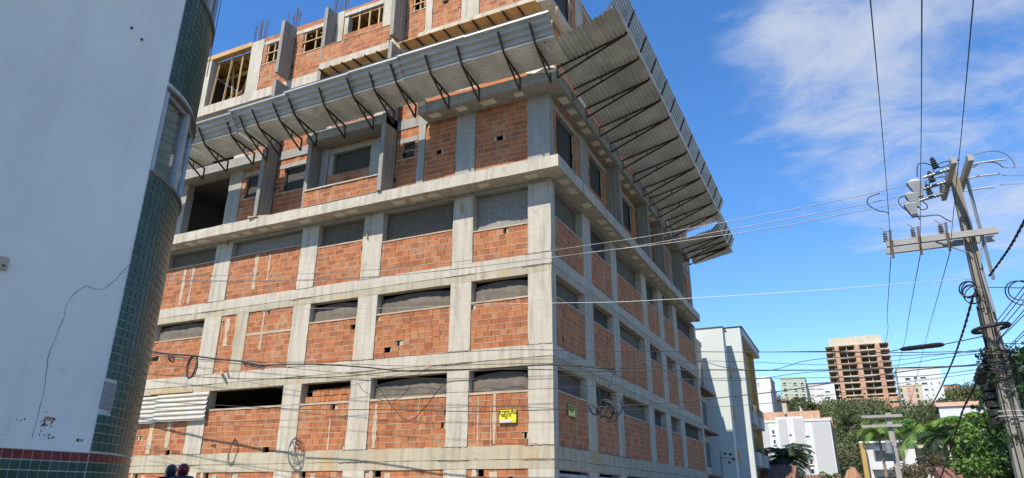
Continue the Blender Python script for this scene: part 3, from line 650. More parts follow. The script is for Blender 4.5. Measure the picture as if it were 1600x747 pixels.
# formwork soffits
for x in np.arange(-6.0, -0.2, 0.95):
    e = min(x+0.93, -0.1); bx('plywood', 'formwork_board', B, x, e, -0.93, -0.50, 18.26, 18.30); bx('plywood', 'formwork_board', B, x+0.01, e+0.01, -0.49, -0.02, 18.262, 18.302)
for x in np.arange(-5.75, -0.2, 0.62): MB().bar((x, -0.98, 18.22), (x, 0.0, 18.22), 0.055).build('formwork_batten', 'rusty_steel', B)
for x in np.arange(-10.05, -6.7, 0.86): bx('timber', 'formwork_board', B, x, x+0.84, -0.80, -0.30, 18.28, 18.325)
for x in np.arange(-9.95, -6.7, 0.58):
    MB().bar((x, -0.9, 18.24), (x, -0.05, 18.24), 0.055).build('formwork_batten', 'rusty_steel', B); MB().bar((x+.02, -0.35, 18.2), (x+.02, -0.35, 16.9), 0.055).build('timber_prop', 'timber', B)
MB().bar((0.1, -0.3, 17.3), (0.45, -0.2, 18.3), 0.1).build('timber_prop', 'timber', B)
# starter bars above the roof
for (a0, a1) in ((-15.2, -14.42), (-13.1, -12.6), (-10.4, -9.75), (-18.7, -18.2), (-7.4, -6.7), (-5.4, -5.1)):
    mb = MB()
    for k in range(9):
        x = a0+(a1-a0)*k/8; y = random.choice((0.05, 0.25)); mb.bar((x, y, 21.6), (x+random.uniform(-.06, .06), y+random.uniform(-.04, .04), 22.9+random.uniform(-.15, .35)), 0.022)
    mb.build('starter_bars', 'rebar_steel', B)
for y in (3.3, 3.5, 6.6): MB().bar((-0.1, y, 21.7), (-0.08, y, 22.6), 0.02).build('starter_bars', 'rebar_steel', B)
# small timber offcuts nailed on the facade
for (x, y, l, an) in ((574, 367, .32, 1.4), (721, 325, .4, 1.5), (355, 378, .3, 1.5)):
    q = pY(x, y, -0.02); MB().bar((q[0]-l/2*math.cos(an), -0.02, q[2]+l/2*math.sin(an)), (q[0]+l/2*math.cos(an), -0.04, q[2]-l/2*math.sin(an)), 0.05).build('timber_offcut', 'timber', B)
MB().bar((-12.9, -0.73, 12.12), (-12.0, -0.55, 12.12), 0.12, 0.05).build('timber_offcut', 'timber', B)
q = pY(352, 580, -.1); MB().bar((q[0]-.3, -.05, q[2]+.02), (q[0]+.05, -.25, q[2]-.12), 0.06).build('timber_offcut', 'timber', B)
MB().bar((q[0]+.02, -.03, q[2]), (q[0]+.12, -.2, q[2]+.03), 0.05).build('timber_offcut', 'timber', B)
for nm, mb in rest.items():
    o = mb.build('bricks', nm, B, tint=True); o['kind'] = 'stuff'
# --- corrugated sheet closing the far left opening
def corr_sheet(name, parent, mat, length, prof, O, U, Vv, Nn, ragged=0.0, label=None):
    """prof: distance along V; ribs along U, trapezoid profile offset along N"""
    mb = MB(); O = Vector(O); U = Vector(U); Vv = Vector(Vv); Nn = Vector(Nn)
    width, pitch, amp = prof; n = math.ceil(width/pitch-0.2); pts = []
    for k in range(n):
        for f, h in ((0.0, 0), (0.22, 0), (0.40, 1), (0.66, 1), (0.84, 0)): pts.append(((k+f)*pitch, h*amp))
    pts.append((n*pitch, 0))
    for e in (0, 1):
        for (s, h) in pts:
            rg = random.uniform(-ragged, ragged) if ragged else 0
            for th in (0, 0.004): mb.v.append(tuple(O+U*(length*e+rg)+Vv*s+Nn*(h+th)))
    m = len(pts); fs = []
    for i in range(m-1):
        a = 2*i; b = 2*(i+1); c = 2*(m+i); d = 2*(m+i+1)
        fs += [(a, b, d, c), (a+1, c+1, d+1, b+1)]
    mb.add(fs, 0); o = mb.build(name, mat, parent)
    if label: o['label'] = label
    return o
hs_ = thing('corrugated_cover', 'whitish corrugated metal cover over a low facade opening beside the green tiles', 'metal sheet', (-16.3, -0.1, 4.8))
for k in range(2):
    x0 = -19.9+k*2.75; c = corr_sheet('corrugated_sheet', hs_, 'zinc_white', 2.86, (1.06, 0.176, 0.045), (x0+16.3, -0.0-0.02*k, -0.54+0.03*k), (1, 0, 0.0-0.003*k), (0, 0.03, 1), (0, -1, 0))
# ================================================================== PROTECTIVE CANOPIES
def canopy_left():
    T = thing('debris_canopy', 'long corrugated metal debris canopy along the sunlit left facade', 'canopy', (-9, -0.9, 15.4))
    def W3(x, y, z): return (x+9, y+0.9, z-15.4)
    b = (-0.80, 15.43); k = (-2.02, 15.60); t = (-2.62, 16.28)
    xs = [1.05, -1.9, -4.75, -6.9, -9.9, -12.75, -15.4, -18.0, -20.6]
    for i in range(len(xs)-1):
        dz = (0, 0.02, -0.02, -0.06, -0.14, -0.26, -0.34, -0.40)[i]; Ln = xs[i]-xs[i+1]+0.12
        d1 = Vector((0, k[0]-b[0], k[1]-b[1])); w1 = d1.length; d1.normalize(); n1_ = Vector((0, d1.z, -d1.y))
        if n1_.z > 0: n1_ = -n1_
        ln = Ln
        corr_sheet('corrugated_sheet', T, 'zinc_dull', ln, (w1+0.05, 0.12, 0.035), W3(xs[i], b[0], b[1]+dz+0.004*(i % 2)), (-1, 0, 0), d1, n1_, 0.0)
        d2 = Vector((0, t[0]-k[0], t[1]-k[1])); w2 = d2.length; d2.normalize(); n2_ = Vector((0, -d2.z, d2.y)) if d2.y < 0 else Vector((0, d2.z, -d2.y))
        n2_ = Vector((0, -0.715, -0.70))
        corr_sheet('corrugated_sheet', T, 'zinc', Ln, (w2, 0.22, 0.042), W3(xs[i], k[0]+0.02, k[1]+dz+0.01+0.006*(i % 2)), (-1, 0, 0), d2, n2_, 0.0)
    for i, x in enumerate((0.37, -0.78, -2.39, -3.64, -5.08, -6.05, -7.0, -8.35, -9.78, -10.55, -11.63, -12.35, -13.1, -14.6, -16.0, -17.6)):
        bracket(T, (x+9, b[0]+0.06+0.9, -0.02-max(0, (-x-5.5)*0.032)), (0, -1, 0), 1.27, 0.17, 0.46+random.uniform(-.05, .05), 0.55+random.uniform(-.05, .05))
def bracket(T, O, U, reach, rise, kx, kz, low=0.52):
    O = Vector(O); U = Vector(U); Z = Vector((0, 0, 1)); mb = MB()
    base = O-Z*0.06; kn = O+U*reach+Z*(rise-0.06); tip = kn+U*kx+Z*kz; bb = base-Z*low
    w = 0.052
    mb.bar(base, kn, w); mb.bar(kn, tip, w); mb.bar(bb, kn-U*0.05-Z*0.02, w); mb.bar(base, bb, w)
    mb.bar(base+(kn-base)*0.45, bb+(kn-bb)*0.45, w*0.6)
    for f in np.linspace(0.12, 0.95, 8):
        p = base+(kn-base)*f; mb.bar(p, p+Z*0.06+U*0.03, 0.016)
    for f in np.linspace(0.15, 0.98, 5):
        p = kn+(tip-kn)*f; mb.bar(p, p-U*0.05+Z*0.05, 0.016)
    return mb.build('bracket', 'rusty_steel', T)
canopy_left()
def canopy_right(name, label, y0, y1, b, k, t, ys, n, sk=0.0):
    T = thing(name, label, 'canopy', (0.6, y0, b[1]))
    edges = np.linspace(y0, y1, n+1)
    d1 = Vector((k[0]-b[0], 0, k[1]-b[1])); w1 = d1.length; d1.normalize(); d2 = Vector((t[0]-k[0], 0, t[1]-k[1])); w2 = d2.length; d2.normalize()
    n1_ = Vector((d1.z, 0, -d1.x)); n2_ = Vector((d2.z, 0, -d2.x))
    for i in range(n):
        Ln = edges[i+1]-edges[i]+0.1; dz = 0.012*(i % 2)
        for q in range(2):
            corr_sheet('corrugated_sheet', T, 'zinc_dull', Ln, (w1/2+0.06, 0.155, 0.06), Vector((b[0]-0.6, edges[i]-y0, dz+0.01*q))+d1*(w1/2*q), (0, 1, 0), d1, n1_, 0)
        km = Vector((k[0]-0.6, edges[i]-y0, k[1]-b[1]+dz+0.01)); dm = (d1+d2).normalized(); nm_ = Vector((dm.z, 0, -dm.x))
        corr_sheet('corrugated_sheet', T, 'zinc_dull', Ln, (0.38, 0.155, 0.045), km-d1*0.42, (0, 1, 0), dm, nm_, 0)
        corr_sheet('corrugated_sheet', T, 'zinc', Ln, (w2-0.05, 0.125, 0.03), km-d1*0.42+dm*0.37, (0, 1, 0), d2, n2_, 0)
    for y in ys: bracket(T, (b[0]-0.6-0.05, y-y0, -0.02), (1, 0, 0), k[0]-b[0]+0.05, k[1]-b[1], t[0]-k[0]-0.04, t[1]-k[1]-0.04, 0.4)
canopy_right('debris_canopy', 'big corrugated metal debris canopy tilting up along the shaded right facade', -1.95, 17.35, (0.60, 15.50), (3.02, 16.08), (3.42, 17.0), (-0.61, 0.9, 2.32, 3.9, 5.34, 7.05, 8.65, 10.3, 11.57, 13.21, 14.81, 16.3), 7)
canopy_right('debris_canopy', 'short lower corrugated metal debris canopy at the far end of the right facade', 17.3, 21.9, (0.60, 15.17), (2.92, 15.62), (3.24, 16.35), (18.6, 19.54, 20.51), 2)
q0 = pX(1078, 445, .56); 
eb = thing('hanging_bracket', 'loose metal bracket frame jutting out under the far end of the debris canopy', 'bracket', (0.56, 20.5, 14.85))
MB().bar((0, 0, -.15), (2.2, .1, 0.6), 0.05).bar((0, 0, .25), (2.2, .1, .62), .05).bar((0, 0, -.15), (0, 0, .3), .05).bar((.2, 0, .0), (.5, 0, .35), .04).build('bar', 'rusty_steel', eb)
# cloth lying on the corner of the slab, pieces of render on it
def cloth(name, label, px):
    mb = MB(); pts = [pY(x, y, -0.765) for x, y in px]; n = len(pts)//2; top = pts[:n]; bot = pts[n:]
    for i in range(n):
        for p in (top[i], bot[i]): mb.v.append((p[0], -0.765+0.03*math.sin(i*2.1), p[2]))
        for p in (top[i], bot[i]): mb.v.append((p[0], -0.70+0.03*math.sin(i*2.1), p[2]))
    fs = []
    for i in range(n-1):
        a = 4*i; b = 4*(i+1); fs += [(a, b, b+1, a+1), (a+2, a+3, b+3, b+2), (a, a+2, b+2, b), (a+1, b+1, b+3, a+3)]
    fs += [(0, 1, 3, 2), (4*n-4, 4*n-2, 4*n-1, 4*n-3)]
    mb.add(fs, 0); return tag(mb.build(name, 'cloth_white'), label, 'cloth')
cloth('white_cloth', 'white cloth strip draped over the corner edge of the upper slab', [(822, 111), (835, 109), (850, 104), (862, 100), (868, 105), (822, 115), (835, 114), (850, 114), (862, 113), (868, 110)])
bk = thing('loose_brick', 'orange brick standing on the very corner of the upper slab', 'brick', (0.42, -0.72, 15.36)); MB().box(0, .16, 0, .1, 0, .22, .4).build('block', 'brick', bk, tint=True)
bk = thing('render_block', 'pale block with an orange brick on it at the slab end over the recess', 'block', (-4.98, -0.76, 15.2)); MB().box(0, .32, -.05, .25, 0, .30).build('block', 'cloth_white', bk); MB().box(-.12, .1, -.02, .2, .3, .48, .3).build('brick', 'brick', bk, tint=True)
# --- warning signs
def sign(name, label, ax, a0, a1, z0, z1, d=-0.03, small=False):
    c = mp3(ax, a0, d, z0); T = thing(name, label, 'sign', c, 'yellow warning signs', 0 if ax == L else math.pi/2)
    w = abs(a1-a0); h = z1-z0
    MB().box(0, w, 0, 0.012, 0, h).build('plate', 'sign_yellow', T)
    mb = MB(); bw = 0.018
    for (u0, u1, v0, v1) in ((0.01, w-0.01, 0.0, bw), (0.01, w-0.01, h-bw, h), (0.0, bw, 0, h), (w-bw, w, h*.0, h), (0.0, w, h*0.62, h*0.66)): mb.box(u0, u1, -0.004-0.001*v0, 0.0-0.0001, v0, v1)
    mb.build('border', 'sign_black', T)
    def txt(s, size, u, v, m='sign_black', xs=1.0):
        cu = bpy.data.curves.new('lettering', 'FONT'); cu.body = s; cu.size = size; cu.align_x = 'CENTER'; cu.extrude = 0.002; cu.offset = 0.0016
        cu.materials.append(MATS[m]); to = bpy.data.objects.new('lettering', cu); COL.objects.link(to); dg = bpy.context.evaluated_depsgraph_get(); me = bpy.data.meshes.new_from_object(to.evaluated_get(dg)); bpy.data.objects.remove(to)
        o = bpy.data.objects.new('lettering', me); COL.objects.link(o); o.parent = T; o.location = (u, -0.0075, v); o.rotation_euler = (math.pi/2, 0, 0); o.scale = (xs, 1, 1)
    txt('ATENÇÃO', h*0.28, w/2, h*0.70, xs=w/(h*1.35)); txt('OBRAS NA', h*0.17, w*0.42, h*0.47, xs=w/(h*1.35)); txt('VIA', h*0.17, w*0.42, h*0.31, xs=w/(h*1.35))
    MB().box(0.02, w*0.72, -0.006, -0.001, 0.03, h*0.24).build('strip', 'sign_white', T)
sign('warning_sign', 'yellow attention sign on sunlit brick left of the corner column', L, -1.80, -1.20, 3.69, 4.11)
sign('warning_sign', 'yellow attention sign on shaded brick right of the corner', R, 1.14, 1.76, 3.96, 4.35)
# ================================================================== OLD BUILDING WITH THE GREEN TILES
TB = thing('tiled_building', 'white rendered building with a curved green tiled corner at the left edge', 'building', (0, 0, 0))
CXY = (-2.34, -14.21); RR = 1.99; XW = -0.42; YW = -13.72
Z1, Z2, Z3, Z4, Z5 = 1.955, 5.78, 7.18, 9.0, 10.4
MB().box(-9, XW, -34, YW-0.005, 2.06, 14).build('white_wall', 'old_white_wall', TB)
MB().box(-9, XW-0.012, -34, YW, -0.2, 2.06).build('base_wall', 'grout', TB)
th0 = math.asin((YW-CXY[1])/RR)         # start angle measured from +X
def arcp(th, r=RR): return (CXY[0]+r*math.cos(th), CXY[1]+r*math.sin(th))
def arc_wall(name, mat, r0, r1, z0, z1, n=36, tha=th0-0.0, thb=math.radians(150)):
    mb = MB()
    for i in range(n):
        a = tha+(thb-tha)*i/n; b = tha+(thb-tha)*(i+1)/n
        p = [arcp(a, r0), arcp(a, r1), arcp(b, r1), arcp(b, r0)]
        mb.hexa([(x, y, z0) for x, y in p]+[(x, y, z1) for x, y in p])
    return mb.build(name, mat, TB)
core1 = arc_wall('curved_wall', 'grout', 1.7, RR-0.006, -0.2, Z2); core2 = arc_wall('curved_wall', 'grout', 1.7, RR-0.006, Z3, Z4); core3 = arc_wall('curved_wall', 'grout', 1.7, RR-0.006, Z5, 14)
for z in (Z2, Z3-0.05, Z4, Z5-0.05): arc_wall('stone_rim', 'stone_trim', 1.6, RR+0.035, z, z+0.045)
arc_wall('ceiling', 'plaster_grey', 0.05, 1.69, Z3-0.2, Z3-0.06, 24); arc_wall('ceiling', 'plaster_grey', 0.05, 1.69, Z5-0.2, Z5-0.06, 24)
tcount = [0]; TS = 0.1085; restt = MB(); restr = MB(); patch_cells = []
tile_me = {}
for nm in ('tile_green', 'tile_red'):
    w = TS/2-0.0058
    mb = MB().hexa([(-w, -0.006, -w), (w, -0.006, -w), (w, 0.004, -w), (-w, 0.004, -w), (-w, -0.006, w), (w, -0.006, w), (w, 0.004, w), (-w, 0.004, w)])
    o = mb.build('tile', nm, None, tint=True); tile_me[nm] = o.data; bpy.data.objects.remove(o)
def tiles(zlo, zhi, parent, indiv, thb=math.radians(118)):
    dth = TS/RR; z = zhi-TS/2
    while z > zlo+TS/2-0.02:
        th = th0+dth/2
        while th < thb:
            red = abs(z-(2.06-TS/2)) < TS*0.5 and z < 2.1
            r2 = (abs(th-(th0+0.98)) < 0.05 and 2.5 < z < 2.85)
            pt = th < th0+0.13 and 2.56 < z < 2.92
            if pt: th += dth; continue
            nm = 'tile_red' if (red or r2) else 'tile_green'
            x, y = arcp(th); visible = th < math.radians(70)
            if indiv and visible and tcount[0] < 300 and z > 1.2:
                tcount[0] += 1; o = bpy.data.objects.new('tile', tile_me[nm]); COL.objects.link(o); o.parent = parent; o.location = (x, y, z); o.rotation_euler = (0, 0, th+math.pi/2)
            else:
                c, s = math.cos(th), math.sin(th); w = TS/2-0.0058; mb = restr if nm == 'tile_red' else restt
                P = []
                for zz_ in (z-w, z+w):
                    for u, d in ((-w, 0.006), (w, 0.006), (w, -0.004), (-w, -0.004)): P.append((x-s*u+c*d, y+c*u+s*d, zz_))
                mb.hexa(P, random.random())
            th += dth
        z -= TS
tiles(1.0, 1.955+TS, core1, True); tiles(1.95+TS, Z2-0.01, core1, True); tiles(Z3+0.05, Z4-0.005, core2, False); tiles(Z5, 13.9, core3, False)
z = 2.06-TS/2
while z > 0.3:
    y = YW-TS/2
    while y > -19:
        w = TS/2-0.0058; red = z > 1.95; (restr if red else restt).box(XW-0.013, XW-0.004, y-w, y+w, z-w, z+w, random.random()); y -= TS
    z -= TS
tag(restt.build('tiles', 'tile_green', TB, tint=True), kind='stuff'); tag(restr.build('red_tiles', 'tile_red', TB, tint=True), kind='stuff')
# paper patch where two columns of tiles are missing
mb = MB()
for i in range(2):
    a = th0+i*TS/RR; b = th0+(i+1)*TS/RR; p = [arcp(a, RR-0.01), arcp(a, RR+0.006), arcp(b, RR+0.006), arcp(b, RR-0.01)]
    mb.hexa([(x, y, 2.58) for x, y in p]+[(x, y, 2.91) for x, y in p])
mb.build('rough_patch', 'patch_paper', TB)
# curved windows
def curved_window(z0, z1, nf=5, thb=math.radians(118)):
    e = (thb-th0)/nf
    for i in range(nf):
        a = th0+i*e; b = a+e
        W_ = MB()
        for th in (a+0.018, b-0.018):
            x, y = arcp(th, RR-0.03); c, s = math.cos(th), math.sin(th); w = 0.034
            W_.hexa([(x-s*u+c*d, y+c*u+s*d, zz_) for zz_ in (z0+0.045, z1-0.05) for u, d in ((-w, .03), (w, .03), (w, -.03), (-w, -.03))])
        f = W_.build('window_frame', 'aluminium', TB)
        P = MB()
        p = [arcp(a+0.03, RR-0.045), arcp(b-0.03, RR-0.045), arcp(b-0.03, RR-0.05), arcp(a+0.03, RR-0.05)]
        P.hexa([(x, y, z0+0.05) for x, y in p]+[(x, y, z1-0.05) for x, y in p]); P.build('pane', 'window_glass', f)
        for z in (z0+0.045, z1-0.10):
            p = [arcp(a+0.03, RR-0.07), arcp(a+0.03, RR-0.02), arcp(b-0.03, RR-0.02), arcp(b-0.03, RR-0.07)]
            MB().hexa([(x, y, z) for x, y in p]+[(x, y, z+0.05) for x, y in p]).build('rail', 'aluminium', f)
    mb = MB(); n = 90
    for i in range(n):   # folded curtain
        a = th0+(thb-th0)*i/n; b = th0+(thb-th0)*(i+1)/n; ra = RR-0.13+0.02*math.sin(i*1.9); rb = RR-0.13+0.02*math.sin((i+1)*1.9)
        p0 = arcp(a, ra); p1 = arcp(b, rb); m = len(mb.v); mb.v += [(p0[0], p0[1], z0+0.1), (p1[0], p1[1], z0+0.1), (p1[0], p1[1], z1-0.08), (p0[0], p0[1], z1-0.08)]; mb.add([(0, 1, 2, 3)], m)
    mb.build('curtain', 'curtain', TB)
m, t, b = nodes('window_glass'); b.inputs['Base Color'].default_value = (0.85, 0.92, 0.9, 1); b.inputs['Roughness'].default_value = 0.03
gl = N(t, 'ShaderNodeBsdfGlossy'); gl.inputs['Roughness'].default_value = 0.03; tr = N(t, 'ShaderNodeBsdfTransparent'); tr.inputs[0].default_value = (0.85, 0.90, 0.88, 1)
fz = N(t, 'ShaderNodeFresnel'); fz.inputs[0].default_value = 1.45; ms = N(t, 'ShaderNodeMixShader'); o_ = [x for x in t.nodes if x.type == 'OUTPUT_MATERIAL'][0]
ms.inputs[0].default_value = 0.22; t.links.new(tr.outputs[0], ms.inputs[1]); t.links.new(gl.outputs[0], ms.inputs[2]); t.links.new(ms.outputs[0], o_.inputs[0])
curved_window(Z2, Z3); curved_window(Z4, Z5)
# the crack, stains and fixtures of the white wall
cr = [(203, 414), (190, 428), (170, 446), (158, 452), (150, 452), (135, 446), (126, 452), (117, 456), (110, 466), (103, 478), (101, 490), (98, 500), (93, 511), (90, 520), (82, 540), (75, 560), (73, 580), (70, 600), (65, 625), (60, 650), (52, 672), (50, 695)]
mb = MB(); P = []
for i, q in enumerate(cr):
    p = pX(q[0], q[1], XW); P.append((XW+0.002, p[1]+random.uniform(-.006, .006), p[2]))
PP = []
for i in range(len(P)-1):
    for f in (0, 0.5): PP.append(tuple(P[i][k]*(1-f)+P[i+1][k]*f+(random.uniform(-.008, .008) if k else 0) for k in range(3)))
mb.tube(PP, 0.003, 4, True, 0, [random.uniform(0.001, 0.0035) for _ in PP]); mb.build('crack', 'crack_dark', TB)
mb = MB()
for i in range(46):
    c = random.choice(((75, 655, 10), (68, 668, 8), (33, 660, 8), (75, 682, 9))); p = pX(c[0]+random.gauss(0, c[2]*.5), c[1]+random.gauss(0, c[2]*.6), XW); s = abs(random.gauss(0, 0.008))+0.003
    n = len(mb.v); kk = 7; mb.v += [(XW+0.0015, p[1]+math.cos(6.28*j/kk)*s*random.uniform(.4, 1.3), p[2]+math.sin(6.28*j/kk)*s*random.uniform(.4, 1.2)) for j in range(kk)]; mb.add([tuple(range(kk))], n)
mb.build('peeled_patches', 'crack_dark', TB)
for q, s in (((76, 654), .05),):
    p = pX(q[0], q[1], XW); MB().box(XW-.002, XW+.0022, p[1]-s, p[1]+s, p[2]-s*.5, p[2]+s*.4).build('flaked_plaster', 'timber', TB)
for q in ((205, 44), (221, 62)):
    p = pX(q[0], q[1], XW); MB().lathe((XW-0.01, p[1], p[2]), (1, 0, 0), [(0, .02), (.03, .018)], 8).build('wall_plug', 'crack_dark', TB)
p = pX(2, 412, XW); lb = thing('junction_box', 'small yellowed electrical box on the white wall at the left border', 'electrical box', (XW, p[1], p[2])); MB().box(0.0, .05, -.05, .05, -.07, .07).build('cover', 'plaster_cream', lb); MB().lathe((.05, 0, -.03), (1, 0, 0), [(0, .015), (.02, .012)], 8).build('knob', 'crack_dark', lb)
p = pX(125, 688, XW); mb = MB(); mb.box(XW, XW+.002, p[1]-.015, p[1]+.045, p[2]-.013, p[2]-.009); mb.box(XW, XW+.002, p[1]-.015, p[1]+.045, p[2]+.009, p[2]+.013)
n = len(mb.v); mb.v += [(XW+.002, p[1]-.055, p[2]), (XW+.002, p[1]-.018, p[2]-.025), (XW+.002, p[1]-.018, p[2]+.025)]; mb.add([(0, 1, 2)], n)
for k in range(3): mb.box(XW, XW+.002, p[1]-.005+.016*k, p[1]+.004+.016*k, p[2]-.005, p[2]+.005)
mb.build('printed_arrow', 'sign_black', TB)
for k, (dx, rad) in enumerate(((0.0, .011), (0.05, .008), (0.09, .007))):
    q = pD(327+3*k, 40, 11.9); o = MB().tube([(q[0]+dx, q[1], 8.6), (q[0]+dx, q[1], 13)], rad, 6).build('riser_cable', 'wire_metal'); tag(o, ('leftmost and thickest', 'middle', 'rightmost')[k]+' of three vertical riser cables behind the top of the curved tiled corner', 'cable', 'riser cables behind the tiled corner')
# ================================================================== UTILITY POLES
PP1 = pD(1545, 500, 17.0); PX, PY_ = float(PP1[0]), float(PP1[1])
def insulator(mb, base, up, n=5, r=0.07, h=0.24):
    base = Vector(base); up = Vector(up).normalized(); prof = [(0, 0.018)]
    for i in range(n):
        z = h*i/n; prof += [(z+0.004, 0.03), (z+0.01, r*(1-0.07*i)), (z+h/n*0.45, r*0.9*(1-0.07*i)), (z+h/n*0.6, 0.028)]
    prof.append((h+0.02, 0.02)); mb.lathe(base, up, prof, 10)
def hbeam(mb, c, ux, L_, w=0.09, h=0.11):
    c = Vector(c); u = Vector(ux).normalized(); mb.bar(c-u*L_/2, c+u*L_/2, w, h)
P1 = thing('utility_pole', 'weathered leaning-looking concrete utility pole with three crossarms in the right foreground', 'utility pole', (PX, PY_, 0))
ztop = float(pD(1507, 262, 17.0)[2])
mb = MB()
def poleshape(mb, z0, z1, w0, w1, d0, d1):
    # double-T section: a web between two flanges
    n = 14
    for i in range(n):
        f0, f1 = i/n, (i+1)/n; za, zb = z0+(z1-z0)*f0, z0+(z1-z0)*f1
        wa, wb = w0+(w1-w0)*f0, w0+(w1-w0)*f1; da, db = d0+(d1-d0)*f0, d0+(d1-d0)*f1
        for sx in (-1, 1):
            mb.hexa([(sx*wa/2-sx*0.0, -da/2, za), (sx*wa/2-sx*wa*.27, -da/2, za), (sx*wa/2-sx*wa*.27, da/2, za), (sx*wa/2, da/2, za),
                     (sx*wb/2, -db/2, zb), (sx*wb/2-sx*wb*.27, -db/2, zb), (sx*wb/2-sx*wb*.27, db/2, zb), (sx*wb/2, db/2, zb)][:8] if sx < 0 else
                    [(wa/2-wa*.27, -da/2, za), (wa/2, -da/2, za), (wa/2, da/2, za), (wa/2-wa*.27, da/2, za), (wb/2-wb*.27, -db/2, zb), (wb/2, -db/2, zb), (wb/2, db/2, zb), (wb/2-wb*.27, db/2, zb)])
        mb.hexa([(-wa*.24, -da*.38, za), (wa*.24, -da*.38, za), (wa*.24, da*.38, za), (-wa*.24, da*.38, za), (-wb*.24, -db*.38, zb), (wb*.24, -db*.38, zb), (wb*.24, db*.38, zb), (-wb*.24, db*.38, zb)])
poleshape(mb, 0.0, ztop, 0.40, 0.155, 0.32, 0.15); mb.build('shaft', 'pole_concrete', P1)
# the lower crossarm runs across the street, the two upper ones along it
za = float(pD(1475, 378, 17.0)[2]); xl = float(pY(1386, 388, PY_-0.2)[0]); xr = float(pY(1561, 371, PY_-0.2)[0])
mb = MB(); mb.box(xl-PX, xr-PX, -0.30, -0.20, za-0.06, za+0.07); mb.box(xl-PX, xr-PX, 0.19, 0.28, za-0.07, za+0.05); mb.build('crossarm', 'arm_concrete', P1)
mb = MB(); mb.bar((xr-PX-.3, -.2, za-.06), (0.05, -0.15, za-.75), 0.035); mb.bar((-.65, -.2, za-.06), (-0.05, -0.15, za-.4), 0.03); mb.build('brace', 'grey_metal', P1)
for sx, pxt in ((-0.13, (1509, 265)), (0.17, (1532, 262))):
    zt = float(pD(pxt[0], pxt[1], 16.0)[2])
    MB().box(sx-.05, sx+.05, -1.15, 1.0, ztop-.32, ztop-.18).build('crossarm', 'arm_concrete', P1)
MB().bar((0.2, -.15, ztop-.3), (0.23, -.12, za-1.0), 0.05).build('brace', 'grey_metal', P1)
insx = []
for px_ in (1393, 1438, 1483):
    x = float(pY(px_, 400, PY_-.2)[0])-PX; insx.append(x+PX); mb = MB(); insulator(mb, (x-.05, -.25, za+.07), (0, 0, 1), 4, .06, .22); mb.build('insulator', 'porcelain', P1)
    MB().tube([(x+.06, -.3, za+.3), (x+.03, -.36, za+.05), (x+.02, -.33, za-.35)], .028, 6).build('fuse_link', 'bark', P1)
    MB().tube([(x-.12, -.25, za+.42), (x-.02, -.25, za+.30), (x+.06, -.3, za+.3)], .015, 5).build('clamp', 'aluminium', P1)
mb = MB(); insulator(mb, (-.13, .9, ztop-.18), (0, 0, 1), 4, .075, .22); mb.build('insulator', 'porcelain', P1)
mb = MB(); insulator(mb, (-.5, -.25, za+.07), (0, 0, 1), 4, .06, .22); mb.build('insulator', 'porcelain', P1)
for k, y in enumerate((0.75, 0.0, -0.75)):
    mb = MB(); insulator(mb, (-0.18, y, ztop-.24-.02*k), (-1, 0, -0.18), 7, .055, .5); mb.build('strain_insulator', 'wire_metal', P1)
    mb = MB(); insulator(mb, (-0.42, y-.05, ztop-.22), (-0.15, 0, 1), 5, .075, .26); mb.build('surge_arrester', 'black_rubber', P1)
    MB().tube([(0.22, y, ztop-.25), (0.5, y, ztop-.24), (0.85, y, ztop-.26)], .018, 6).build('strain_clamp', 'aluminium', P1)
def coil(mb, c, ax, r, n, rad=0.012, jit=0.15, flat=0.3):
    c = Vector(c); ax = Vector(ax).normalized(); u = ax.orthogonal().normalized(); v = ax.cross(u)
    for k in range(n):
        rr = r*random.uniform(1-jit, 1+jit*0.5); tl = Vector((random.gauss(0, .15), random.gauss(0, .15), random.gauss(0, .15))); o = c+Vector((random.gauss(0, r*.12), random.gauss(0, r*.12), random.gauss(0, r*.12)))
        pts = [o+(u+tl*.5)*math.cos(a)*rr+(v+tl)*math.sin(a)*rr for a in np.linspace(0, 2*math.pi, 22)]; mb.tube(pts, rad, 5, False)
ld = lambda px_, py_, D=16.8: Vector(pD(px_, py_, D))-Vector((PX, PY_, 0))
mb = MB(); coil(mb, ld(1517, 458), (0.7, .6, .1), .22, 3, .011, .3); coil(mb, ld(1511, 453), (0.4, .9, .1), .15, 3, .014, .3); mb.build('cable_loop', 'black_rubber', P1)
mb = MB(); zc = float(pD(1547, 513, 17)[2]); n = 26
mb.tube([(math.cos(a)*.32, math.sin(a)*.32, zc+.04*math.cos(a)) for a in np.linspace(0, 2*math.pi, n)], .04, 8); mb.build('black_collar', 'black_rubber', P1)
mb = MB()
for k in range(26):
    zz_ = float(pD(1552, 548+k*2.2+random.uniform(-2, 2), 17)[2]); r = random.uniform(.24, .30)
    mb.tube([(math.cos(a)*r, math.sin(a)*r*.9, zz_+.04*math.sin(a*2+k)) for a in np.linspace(0, 6.28, 14)], random.uniform(.005, .012), 4, False)
mb.build('cable_bands', 'black_rubber', P1)
for (x_, w_) in ((1558, .5), (1572, .52)):
    zz_ = float(pD(x_, 645 if x_ < 1565 else 652, 17)[2]); mb = MB(); mb.tube([(-w_/2, -.2, zz_), (w_/2, -.2, zz_), (w_/2, .2, zz_), (-w_/2, .2, zz_), (-w_/2, -.2, zz_)], .014, 6, False); mb.build('steel_band', 'grey_metal', P1)
MB().tube([(.09, -.2, float(pD(1556, 490, 17)[2])), (.04, -.17, float(pD(1538, 425, 17)[2]))], .03, 6).build('conduit', 'grey_metal', P1)
mb = MB()
for k in (0, 2, 3): mb.tube([(-.1+.05*k, -.2, 1.0), (-.12+.05*k+random.uniform(-.03, .03), -.21, 4), (-.1+.04*k, -.2, ztop-1.2)], .013, 4)
mb.build('pole_cables', 'black_rubber', P1)
